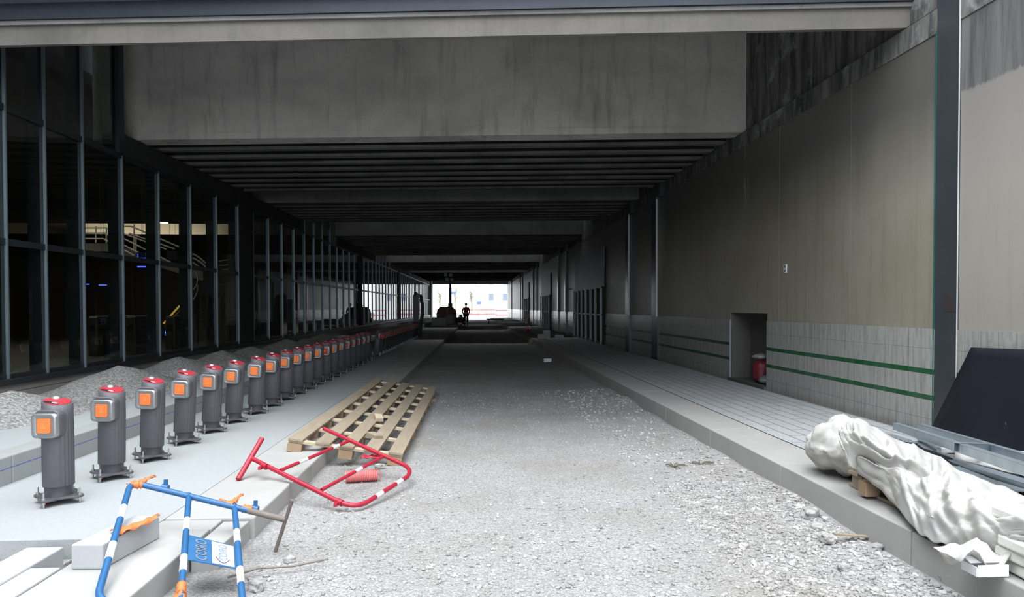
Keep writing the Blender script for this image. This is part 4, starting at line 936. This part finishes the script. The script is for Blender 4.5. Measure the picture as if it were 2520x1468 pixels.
for i in range(161):
    t_ = i / 160; a, b, c = spl(low, t_), spl(ridge, t_), spl(back, t_); row = []
    a = a + Vector((.0, .0, .02 * noise.noise((t_ * 19, 0, 0))))
    for j in range(81):
        s_ = j / 80
        if s_ < .6: u = s_ / .6; p = a.lerp(b, u) + Vector((-.05 * math.sin(PI * u), 0, .06 * math.sin(PI * u)))
        else: u = (s_ - .6) / .4; p = b.lerp(c, u) + Vector((0, 0, .05 * math.sin(PI * u)))
        w = noise.noise((t_ * 10 + s_ * 3.5, s_ * 1.6, 1.7)); w2 = noise.noise((t_ * 22 - s_ * 5, s_ * 5, 4.2))
        w = 1 - 2.4 * abs(w); q3 = 1 - 2.4 * abs(noise.noise((t_ * 5.5 - s_ * 3.4 + 7, s_ * 1.5 + t_ * 2, 9.1)))
        p = p + Vector((-.55, -.4, .75)) * (.06 * (w - .45) + .055 * (q3 - .45) + .018 * w2 + .028 * (.45 - 1.6 * abs(noise.noise((t_ * 17 + s_ * 7, s_ * 6 - t_ * 5, 3.3)))) + .012 * (.4 - 1.6 * abs(noise.noise((t_ * 40 - s_ * 9, s_ * 15, 6.1))))) * (.3 + .7 * math.sin(PI * min(1, s_ * 1.1)))
        row.append(p - o0)
    rows.append(row)
o = g.grid(rows).build('fabric_sheet', M_['tarp'], loc=o0); so = o.modifiers.new('thick', 'SOLIDIFY'); so.thickness = .006
tag(o, 'long crumpled white fabric sheet draped over the material on the right walkway', 'sheet')
# inner grey-looking fold below the sheet
fold = [(2092, 1142, .43), (2140, 1180, .36), (2192, 1226, .30), (2245, 1288, .262), (2284, 1302, .262)]
fold2 = [(2120, 1120, .52), (2180, 1150, .48), (2230, 1185, .44), (2270, 1235, .40), (2300, 1270, .38)]
g = MB(); rows = []; o0 = Vector((2.5, 4.2, .222))
for i in range(31):
    a, b = spl(fold, i / 30), spl(fold2, i / 30)
    rows.append([a.lerp(b, k / 10) + Vector((.02 * noise.noise((i * .3, k * .3, 0)) - .01, -.01, .01 * math.sin(k))) - o0 for k in range(11)])
o = g.grid(rows).build('fabric_fold', M_['tarp'], loc=o0); so = o.modifiers.new('thick', 'SOLIDIFY'); so.thickness = .005
tag(o, 'hanging inner fold under the front edge of the white fabric', 'sheet')
# black sheeting leaning on the wall and spread on the walkway
g = MB(); rows = []; o0 = Vector((4.2, 5.0, .245))
tl, bl = Vector((4.44, 5.86, 1.115)), Vector((4.24, 6.16, .25))
tr_, br_ = Vector((4.42, 3.2, 1.20)), Vector((4.02, 3.2, .25))
for i in range(13):
    v = i / 12; row = []
    for j in range(25):
        u = j / 24; p = (bl.lerp(br_, u)).lerp(tl.lerp(tr_, u), v); p.x -= .10 * math.exp(-((u - .42) / .05) ** 2) * v * v + .02 * math.sin(u * 9) * (1 - v) * (u > 0)
        row.append(p - o0)
    rows.append(row)
o = g.grid(rows).build('rubber_mat', M_['sheet'], loc=o0); so = o.modifiers.new('thick', 'SOLIDIFY'); so.thickness = .018
tag(o, 'large scratched black mat leaning on the right wall', 'mat')
g = MB(); rows = []; o0 = Vector((3.4, 4.2, .235))
for i in range(17):
    v = i / 16; y = 5.25 - 3.0 * v
    rows.append([(3.02 + u * 1.0 - .22 * v - o0.x, y - o0.y, .03 + .14 * math.sin(PI * min(1, u * 1.15 + .05)) + .02 * noise.noise((u * 3, v * 6, 0)) ) for u in [k / 10 for k in range(11)]])
o = g.grid(rows).build('black_sheet', M_['sheet'], loc=o0); so = o.modifiers.new('thick', 'SOLIDIFY'); so.thickness = .012
tag(o, 'black plastic sheet spread under the galvanised steel frames', 'sheet')
# galvanised frames
def chan(g, a, b, w, h, up=Vector((0, 0, 1))):
    a, b = Vector(a), Vector(b); d = (b - a); L = d.length; d.normalize(); s_ = d.cross(up).normalized(); w_ = s_.cross(d)
    m = Matrix((d, s_, w_)).transposed(); c = (a + b) / 2
    g.box(c, (L, w, .005), m); g.box(c - s_ * (w / 2 - .0025) - w_ * h / 2, (L, .005, h), m); g.box(c + s_ * (w / 2 - .0025) - w_ * h / 2, (L, .005, h), m); return g
a, b = atz(2205, 1040, .44), atz(2520, 1140, .62); b = a + (b - a) * 1.5
c, d_ = atz(2300, 1068, .42), atz(2540, 1150, .50); 
gf = empty('steel_frame', (a.x, a.y, .24), 'galvanised steel channel frame lying behind the white fabric', 'steel frame', 'galvanised frames'); G_ = lambda p: Vector(p) - Vector(gf.location)
chan(MB(), G_(a), G_(b), .05, .06).build('upper_channel', M_['galv'], gf)
off2 = Vector((.30, .12, -.03)); chan(MB(), G_(a + off2), G_(b + off2), .045, .055).build('rear_channel', M_['galv'], gf)
for t_ in (.42, .78): chan(MB(), G_(a.lerp(b, t_) + Vector((-.05, -.03, .012))), G_(a.lerp(b, t_) + off2), .05, .06).build('cross_piece', M_['galv'], gf)
a2, b2 = atz(2186, 1070, .40), atz(2500, 1205, .46)
gf2 = empty('steel_frame', (a2.x, a2.y, .24), 'dented galvanised trough lying below the channel frame', 'steel frame', 'galvanised frames'); G_ = lambda p: Vector(p) - Vector(gf2.location)
pts = [atz(x, y, z) for x, y, z in ((2186, 1068, .40), (2232, 1083, .40), (2245, 1100, .39), (2330, 1140, .40), (2430, 1180, .42), (2520, 1208, .43))]
g = MB()
for p, q in zip(pts, pts[1:]): chan(g, G_(p), G_(q), .075, .03)
g.build('side_channel', M_['galv'], gf2)
pts2 = [atz(x, y, z) for x, y, z in ((2250, 1086, .40), (2272, 1090, .40), (2300, 1110, .40), (2360, 1136, .41), (2470, 1168, .44), (2560, 1195, .46))]
g = MB()
for p, q in zip(pts2, pts2[1:]): chan(g, G_(p), G_(q), .10, .03)
g.build('inner_channel', M_['galv'], gf2)
g = MB(); q_ = [atz(x, y, z) for x, y, z in ((2255, 1078, .385), (2330, 1100, .385), (2520, 1182, .42), (2520, 1205, .42), (2330, 1135, .385))]
g.add([G_(p) for p in q_] + [G_(p - Vector((0, 0, .006))) for p in q_], [(0, 1, 2, 3, 4), (9, 8, 7, 6, 5), (0, 5, 6, 1), (1, 6, 7, 2), (2, 7, 8, 3), (3, 8, 9, 4), (4, 9, 5, 0)]).build('web_plate', M_['galv'], gf2)
pts = [atz(x, y, z) for x, y, z in ((2360, 1150, .40), (2400, 1172, .39), (2440, 1205, .37), (2468, 1222, .36), (2492, 1226, .36), (2508, 1216, .37), (2540, 1190, .42))]
o0 = pts[0]; tag(MB().tube([p - o0 for p in pts], .012, 8).build('bent_conduit', M_['galv'], loc=o0), 'thin bent steel conduit hooking round behind the white fabric', 'conduit')
g = MB(); rows = []; o0 = atz(2440, 1120, .42)
for i in range(15):
    v = i / 14; rows.append([atz(2350 + 260 * v, 1088 + 34 * v, .42).lerp(atz(2350 + 260 * v, 1130 + 60 * v, .40), u) - o0 + Vector((0, 0, .05 * math.sin(PI * u) + .015 * noise.noise((v * 5, u * 3, 2)))) for u in [k / 6 for k in range(7)]])
o = g.grid(rows).build('fabric_scrap', M_['tarp'], loc=o0); so = o.modifiers.new('thick', 'SOLIDIFY'); so.thickness = .006
tag(o, 'white fabric scrap behind the galvanised channel by the leaning black mat', 'sheet')
tag(MB().box((0, 0, .0), (.12, .05, .035)).build('white_offcut', M_['paper'], bevel=.003, loc=atz(2330, 1107, .415)), 'small white block under the galvanised channel', 'offcut')
# white stone slabs and broken box at the bottom right
stk = [(2505, 1300, .46, .30), (2512, 1330, .405, .28), (2508, 1352, .36, .29), (2512, 1378, .315, .27), (2515, 1405, .268, .28)]
labs = ['topmost white stone slab of the stack at the right edge', 'second white stone slab from the top of the right edge stack', 'middle white stone slab of the right edge stack', 'fourth stone slab down with a rusty stain at the right edge', 'lowest white stone slab of the right edge stack']
base = atz(2528, 1414, .222)
for k, lab in enumerate(labs):
    z = .222 + .060 * (4 - k); g = MB(); rows = []
    o = MB().box((0, 0, .0295), (.30, .24, .056)).build('stone_slab', M_['chalk'], bevel=.012, loc=(base.x + .07 + .02 * math.sin(k * 2.1), base.y - .02 + .03 * math.cos(k * 1.7), z)); o.rotation_euler[2] = .1 * math.sin(k * 3); tag(o, lab, 'stone slab', 'white stone slabs')
e = empty('white_box', tuple(atz(2420, 1410, .222)), 'flattened white box lying on the kerb before the stone slabs', 'box')
MB().span((-.06, -.04, 0), (.09, .06, .004)).span((-.06, -.044, 0), (.09, -.04, .055)).span((-.06, .056, 0), (.09, .06, .05)).span((-.064, -.04, 0), (-.06, .06, .045)).build('tray', M_['paper'], e)
MB().box((.0, .02, .068), (.15, .07, .004), rx(.35)).build('flap', M_['paper'], e)
o0 = atz(2400, 1378, .27); g = MB(); rows = []
for i in range(13): rows.append([Vector(((i / 12 - .5) * .34, (k / 8 - .5) * .2, .06 * math.sin(i * .8) * math.cos(k * .6) + .05)) + Vector((0, 0, .03 * noise.noise((i * .4, k * .4, 8)))) for k in range(9)])
o = g.grid(rows).build('fabric_scrap', M_['tarp'], loc=o0 + Vector((.05, .03, -.03))); so = o.modifiers.new('thick', 'SOLIDIFY'); so.thickness = .005; tag(o, 'torn white fabric scrap beside the white box', 'sheet')
g = MB(); o0 = atz(2110, 1325, .03)
tag(MB().box((0, 0, .02), (.30, .035, .008), ry(.1)).build('wood_strip', wood('dry_strip', (.36, .30, .2)), loc=o0), 'thin dry wood strip on the gravel by the kerb', 'wood strip')
o0 = atz(560, 1420, .02); tag(MB().tube([(0, 0, .0), (.14, .07, .02), (.32, .11, .012), (.5, .19, .02)], .006, 6).build('twig', plain('twig_bark', (.22, .19, .16), .9), loc=o0), 'thin bent twig on the gravel behind the blue barrier', 'twig')

# ================================================================== MIDDLE AND FAR THINGS
c = atz(1293, 828, .02); e = empty('traffic_cone', (c.x, c.y, .02), 'red and white traffic cone tipped against the right kerb', 'cone', rot=.2)
m = ry(.42); 
def cone(z0, z1): 
    f_ = lambda z: .15 - .12 * z / .75
    g = MB().lathe([(f_(z0), z0), (f_(z1), z1)], n=18); g.v = [m @ Vector(p) for p in g.v]; return g
cone(.03, .18).build('lower_sleeve', M_['whiteband'], e); cone(.18, .42).build('cone_body', M_['redpaint'], e); cone(.42, .58).build('white_sleeve', M_['whiteband'], e); cone(.58, .80).build('cone_tip', M_['redpaint'], e)
g = MB().span((-.2, -.2, 0), (.2, .2, .03)); g.v = [m @ Vector(p) for p in g.v]; g.v = [(p[0], p[1], p[2] + .08) for p in g.v]; g.build('base', M_['redpaint'], e)
for k, (px, py, d, lab) in enumerate([(1333, 834, (.3, .25, .2), 'leftmost small grey block on the right walkway'), (1345, 832, (.26, .25, .32), 'upright grey block standing tallest on the right walkway'), (1376, 832, (.35, .25, .14), 'low grey block lying apart toward the wall')]):
    c = atz(px, py, .225); tag(MB().span((-d[0] / 2, -d[1] / 2, 0), (d[0] / 2, d[1] / 2, d[2])).build('grey_block', M_['bag'], bevel=.01, loc=(c.x, c.y, .226)), lab, 'block', 'grey blocks on the walkway')
c = atz(1306, 848, .0); o = tag(MB().box((0, 0, .0), (.16, .9, .05)).build('wood_plank', wood('grey_plank', (.25, .22, .18)), loc=(c.x, c.y, .10)), 'plank leaning on the right kerb by the cone', 'plank'); o.rotation_euler = (.18, 0, -.15)
c = atz(1348, 891, 0); e = empty('white_carton', (c.x, c.y, .0), 'small white carton alone on the gravel midway down the road', 'carton', rot=.03)
MB().span((-.1, 0, .0), (.1, .12, .095)).build('carton_body', M_['paper'], e); MB().span((-.105, -.004, .088), (.105, .124, .1)).build('lid', M_['whiteband'], e)
# trestle
c = Vector((2.25, 60, 0)); e = empty('trestle', c, 'dark low trestle standing on the road near the far opening', 'trestle')
MB().span((-.75, -.06, .36), (.75, .06, .46)).build('beam', M_['dark'], e)
for sx in (-.55, .55):
    for sy in (-.25, .25): MB().tube([(sx, sy * .2, .38), (sx * 1.08, sy, 0)], .035, 6).build('leg', M_['dark'], e)
# light tower
c = Vector((-1.70, 52.5, .142)); e = empty('light_tower', c, 'mobile light tower with raised mast and rounded engine cover', 'light tower')
g = MB(); secs = []
for y in (-.65, .65):
    secs.append([(x, y, z) for x, z in ((-.72, .35), (-.76, .8), (-.70, 1.15), (-.45, 1.36), (.4, 1.36), (.66, 1.12), (.74, .8), (.72, .35))])
n = 8; g.add(secs[0] + secs[1], [tuple(range(8)), tuple(range(8, 16))[::-1]] + [(k, 8 + k, 8 + (k + 1) % 8, (k + 1) % 8) for k in range(8)]); g.build('engine_cover', M_['machine'], e, bevel=.04)
MB().span((-.05, -.68, .5), (.12, -.66, 1.2)).build('pale_panel', M_['bag'], e)
MB().tube([(-.4, -.1, 1.34), (-.36, -.1, 1.46), (.05, -.1, 1.46), (.08, -.1, 1.34)], .03, 6).build('lifting_bar', M_['dark'], e)
MB().span((.1, -.16, 1.3), (.42, .16, 1.62)).build('mast_base', M_['dark'], e)
MB().tube([(.26, 0, 1.6), (.26, 0, 2.8)], .10, 8).tube([(.26, 0, 2.8), (.26, 0, 3.35)], .075, 8).build('mast', M_['dark'], e)
for x, z, w in ((-.08, 3.80, .26), (.30, 3.76, .32), (.02, 3.42, .30), (.38, 3.40, .28)):
    h_ = MB().span((x - w / 2, -.14, z - .15), (x + w / 2, .06, z + .15)).build('lamp_head', M_['dark'], e); MB().span((x - w / 2 + .03, -.15, z - .12), (x + w / 2 - .03, -.142, z + .12)).build('lamp_glass', plain('lamp_lens', (.12, .13, .13), .3) if 'lamp_lens' not in D.materials else D.materials['lamp_lens'], h_)
MB().tube([(.26, 0, 3.3), (.26, 0, 3.9)], .03, 6).build('lamp_bracket', M_['dark'], e)
for sx in (-.55, .55):
    for yy in (-.7, .55): MB().lathe([(.0, -.07), (.26, -.07), (.28, 0), (.26, .07), (0, .07)], n=16, cap=False).build('wheel', M_['dark'], e, loc=(sx * 1.35, yy * .5, .28)).rotation_euler = (0, PI / 2, 0)
# big bags and block pallet
c = Vector((-1.40, 49.6, .142)); e = empty('builders_bag', c, 'grey woven bulk bag standing in front of the light tower', 'bag')
blob([.0, .36, .42, .44, .43, .40, .38, .30, .0], .92, 24, .07, 5).build('bag_body', M_['bag'], e, weld=True)
for s_ in (-1, 1): MB().tube([(s_ * .3, -.2, .85), (s_ * .36, -.12, 1.0), (s_ * .3, .1, .88)], .025, 6).build('lifting_loop', M_['dark'], e)
c = Vector((-2.05, 46.8, .142)); e = empty('wooden_pallet', c, 'small dark pallet loaded with grey blocks at the light tower', 'pallet')
for xx in (-.5, -.06, .38): MB().span((xx, -.4, 0), (xx + .12, .4, .1)).build('block', M_['wood'], e)
MB().span((-.52, -.42, .1), (.52, .42, .14)).build('deck', M_['wood'], e)
q = None
for k in range(8):
    p = (c.x - .36 + .24 * (k % 4), c.y - .02, .143 + .14 + .235 * (k // 4)); b = MB().span((-.115, -.32, 0), (.115, .32, .23)).build('concrete_block', M_['bag'], loc=p) if q is None else q.copy()
    if q is None: q = b
    else: COL.objects.link(b); b.location = p
    tag(b, f'grey concrete block on the far pallet, {["lower", "upper"][k // 4]} course, {ordn(k % 4 + 1)} from the left', 'concrete block', 'blocks on the far pallet')
c = Vector((-.72, 59.5, .0)); e = empty('compactor', c, 'small dark road machine between the light tower and the worker', 'machine')
MB().span((-.3, -.4, .32), (.25, .4, .62)).build('engine', M_['dark'], e, bevel=.05); MB().lathe([(0, -.3), (.26, -.3), (.26, .3), (0, .3)], n=20, cap=False).build('roller', M_['rust'], e, loc=(0, 0, .26)).rotation_euler = (0, PI / 2, 0)
MB().tube([(-.2, .3, .6), (-.25, .7, 1.0), (.2, .7, 1.0), (.15, .3, .6)], .025, 6).build('handle', M_['galv'], e); MB().span((-.15, -.15, .62), (.1, .15, .85)).build('fuel_tank', M_['bag'], e)
# strewn slabs at the left of the tower
for k, (x, y) in enumerate(((-2.75, 62), (-3.3, 66), (-2.4, 68))): tag(MB().span((-.5, -.25, 0), (.5, .25, .14)).build('kerb_stone', M_['block'], loc=(x, y, .142)), ['spare kerb stone lying left of the light tower', 'spare kerb stone nearest the far glass bays', 'spare kerb stone farthest down the left slab'][k], 'kerb stone', 'spare kerb stones far off')

# ---------------- worker
e = empty('person', (-.27, 56, 0), 'construction worker in red jacket, dark trousers and helmet walking toward the camera', 'person', rot=.05)
def skin(name, verts, edges, rad, mat, par, root=0, lv=2):
    me = D.meshes.new(name); me.from_pydata(verts, edges, []); me.materials.append(mat); o = D.objects.new(name, me); COL.objects.link(o); o.parent = par
    m_ = o.modifiers.new('skin', 'SKIN'); m_.use_smooth_shade = True
    for i, r in enumerate(rad): me.skin_vertices[0].data[i].radius = (r, r) if not isinstance(r, tuple) else r
    me.skin_vertices[0].data[root].use_root = True
    s_ = o.modifiers.new('sub', 'SUBSURF'); s_.levels = s_.render_levels = lv; return o
V = [(0, 0, .95), (0, 0, 1.15), (0, 0, 1.36), (0, .0, 1.45), (0, -.01, 1.53), (0, -.03, 1.60), (0, -.03, 1.69)]; R0 = [(.15, .11), (.14, .10), (.15, .11), (.06, .06), (.055, .055), (.085, .10), (.07, .085)]; E_ = [(i, i + 1) for i in range(6)]
def limb(pts, rs, root):
    i = root
    for p, r in zip(pts, rs): V.append(p); R0.append(r); E_.append((i, len(V) - 1)); i = len(V) - 1
    return i
limb([(.10, -.0, .90), (.11, -.10, .50), (.11, -.06, .10), (.11, -.17, .05)], [.085, .06, .042, .04], 0); limb([(-.10, 0, .90), (-.10, .06, .50), (-.10, .20, .12), (-.10, .12, .05)], [.085, .06, .042, .04], 0)
for s_ in (1, -1):
    w_ = limb([(s_ * .19, 0, 1.38), (s_ * .29, .02, 1.12), (s_ * .22, -.14, .92), (s_ * .20, -.17, .88)], [.05, .042, .033, .034], 2)
    for k in range(4): limb([(s_ * (.17 + .018 * k), -.20, .84), (s_ * (.17 + .018 * k), -.20, .80 - .006 * (k % 2)), (s_ * (.17 + .018 * k), -.18, .775)], [.009, .009, .008], w_)
    limb([(s_ * .17, -.20, .87), (s_ * .15, -.22, .84)], [.011, .010], w_)
skin('body', V, E_, R0, M_['skin'], e)
skin('jacket', [(0, 0, .88), (0, 0, 1.10), (0, 0, 1.36), (0, 0, 1.44), (.20, 0, 1.40), (.30, .02, 1.12), (.24, -.11, .96), (-.20, 0, 1.40), (-.30, .02, 1.12), (-.24, -.11, .96)], [(0, 1), (1, 2), (2, 3), (2, 4), (4, 5), (5, 6), (2, 7), (7, 8), (8, 9)], [(.19, .14), (.18, .135), (.18, .135), (.08, .08), .075, .066, .056, .075, .066, .056], M_['hivis'], e)
skin('trousers', [(0, 0, .93), (.10, 0, .87), (.11, -.10, .50), (.11, -.06, .10), (-.10, 0, .87), (-.10, .06, .50), (-.10, .20, .12)], [(0, 1), (1, 2), (2, 3), (0, 4), (4, 5), (5, 6)], [(.17, .13), .11, .085, .07, .11, .085, .07], M_['navy'], e)
for sx, sy in ((.11, -.14), (-.10, .14)): MB().box((sx, sy, .05), (.10, .27, .10)).build('boot', M_['dark'], e, bevel=.03)
MB().lathe([(.125, 1.66), (.122, 1.70), (.10, 1.76), (.05, 1.79), (0, 1.795)], (0, -.03, 0), 18, cap=False).box((0, -.15, 1.665), (.16, .08, .012)).build('helmet', M_['dark'], e)
for zz, rr in ((1.0, .21),): MB().lathe([(rr, -.03), (rr, .03)], (0, 0, zz), 20, cap=False).build('reflective_band', M_['reflect'], e).scale = (1, .76, 1)
for sx, sy, zz in ((.11, -.075, .22), (-.10, .15, .27)): MB().lathe([(.085, -.025), (.085, .025)], (sx, sy, zz), 14, cap=False).build('ankle_band', M_['reflect'], e)
for sx in (.27, -.27): MB().lathe([(.076, -.025), (.076, .025)], (sx, -.04, 1.04), 14, cap=False).build('arm_band', M_['reflect'], e)
for s_ in (-1, 1): MB().box((s_ * .035, -.125, 1.645), (.022, .012, .012)).build('eye', M_['dark'], e)
MB().box((0, -.135, 1.61), (.024, .03, .04)).build('nose', M_['skin'], e, bevel=.008); MB().box((0, -.122, 1.565), (.045, .01, .01)).build('mouth', plain('lips', (.3, .12, .1), .6), e)

# ---------------- the street beyond
def house(name, x0, x1, y, h, lab, cols_, rows_):
    e = empty(name, ((x0 + x1) / 2, y, 0), lab, 'building'); w = (x1 - x0) / 2
    MB().span((-w, 0, 0), (w, 10, h)).build('wall', M_['pale'], e)
    for c_ in cols_:
        for z in rows_: f_ = MB().span((c_ - .6, -.12, z), (c_ + .6, 0, z + 1.7)).build('window', M_['pale'], e); MB().span((c_ - .5, -.14, z + .1), (c_ + .5, -.121, z + 1.6)).build('pane', M_['palewin'], f_)
house('apartment_building', 2.5, 14, 150, 16, 'pale apartment block on the right beyond the far opening', (-3.5, -.5, 2.5), (2.8, 6.2, 9.6))
house('apartment_building', -26, -7.5, 145, 14, 'pale apartment block on the left beyond the far opening', (3, 6, 8.2), (2.6, 5.6, 8.6))
for k, (x, y) in enumerate(((-2.6, 125), (.4, 132), (-5.5, 128))):
    e = empty('street_tree', (x, y, 0), ['bare street tree beyond the opening, nearest the light mast', 'bare street tree at the middle of the far opening', 'bare street tree at the left of the far opening'][k], 'tree')
    MB().tube([(0, 0, 0), (.1, 0, 2), (0, .1, 4)], [.22, .18, .12], 8).build('trunk', M_['bark'], e); g = MB()
    for j in range(40):
        a = random.uniform(0, 6.28); l = random.uniform(1.5, 4); z = random.uniform(2, 4); q = Vector((math.cos(a) * .5, math.sin(a) * .5, random.uniform(.5, 1.1))) * l * .6; g.tube([(0, 0, z), q * .5 + Vector((0, 0, z)), q + Vector((random.uniform(-.4, .4), 0, z + .3))], [.05, .035, .015], 5)
    g.build('branches', M_['twig'], e)
pb_ = None
for k, (px, Yb) in enumerate(((1165, 110), (1185, 112), (1205, 114), (1235, 100))):
    c = aty(px, 760, Yb); c.z = 0
    if pb_ is None:
        pb_ = empty('safety_fence', c, '', 'barrier', 'barriers in the far street'); 
        for z in (.25, .6, .95): MB().span((-.9, -.02, z), (.9, .02, z + .14)).build('rail', M_['palered'] if z != .6 else M_['whiteband'], pb_)
        for sx in (-.8, .8): MB().span((sx - .03, -.25, 0), (sx + .03, .25, .06)).span((sx - .03, -.03, 0), (sx + .03, .03, 1.1)).build('post', M_['palered'], pb_)
        o = pb_
    else: o = copy_tree(pb_); o.location = c
    o['label'] = ['red and white street barrier just right of the worker', 'second red and white street barrier right of the worker', 'third red and white street barrier in the far opening', 'red and white street barrier near the right edge of the opening'][k]
for k, (px, py, Y) in enumerate(((1116, 720, 120), (1178, 745, 118))):
    c = aty(px, py, Y); e = empty('street_sign', (c.x, Y, 0), ['blue street sign seen beside the light mast', 'blue street sign right of the worker'][k], 'sign'); MB().span((-.35, -.04, c.z - .25), (.35, 0, c.z + .25)).build('face', M_['signblue'], e); MB().tube([(0, .03, 0), (0, .03, c.z)], .05, 6).build('post', M_['galv'], e)
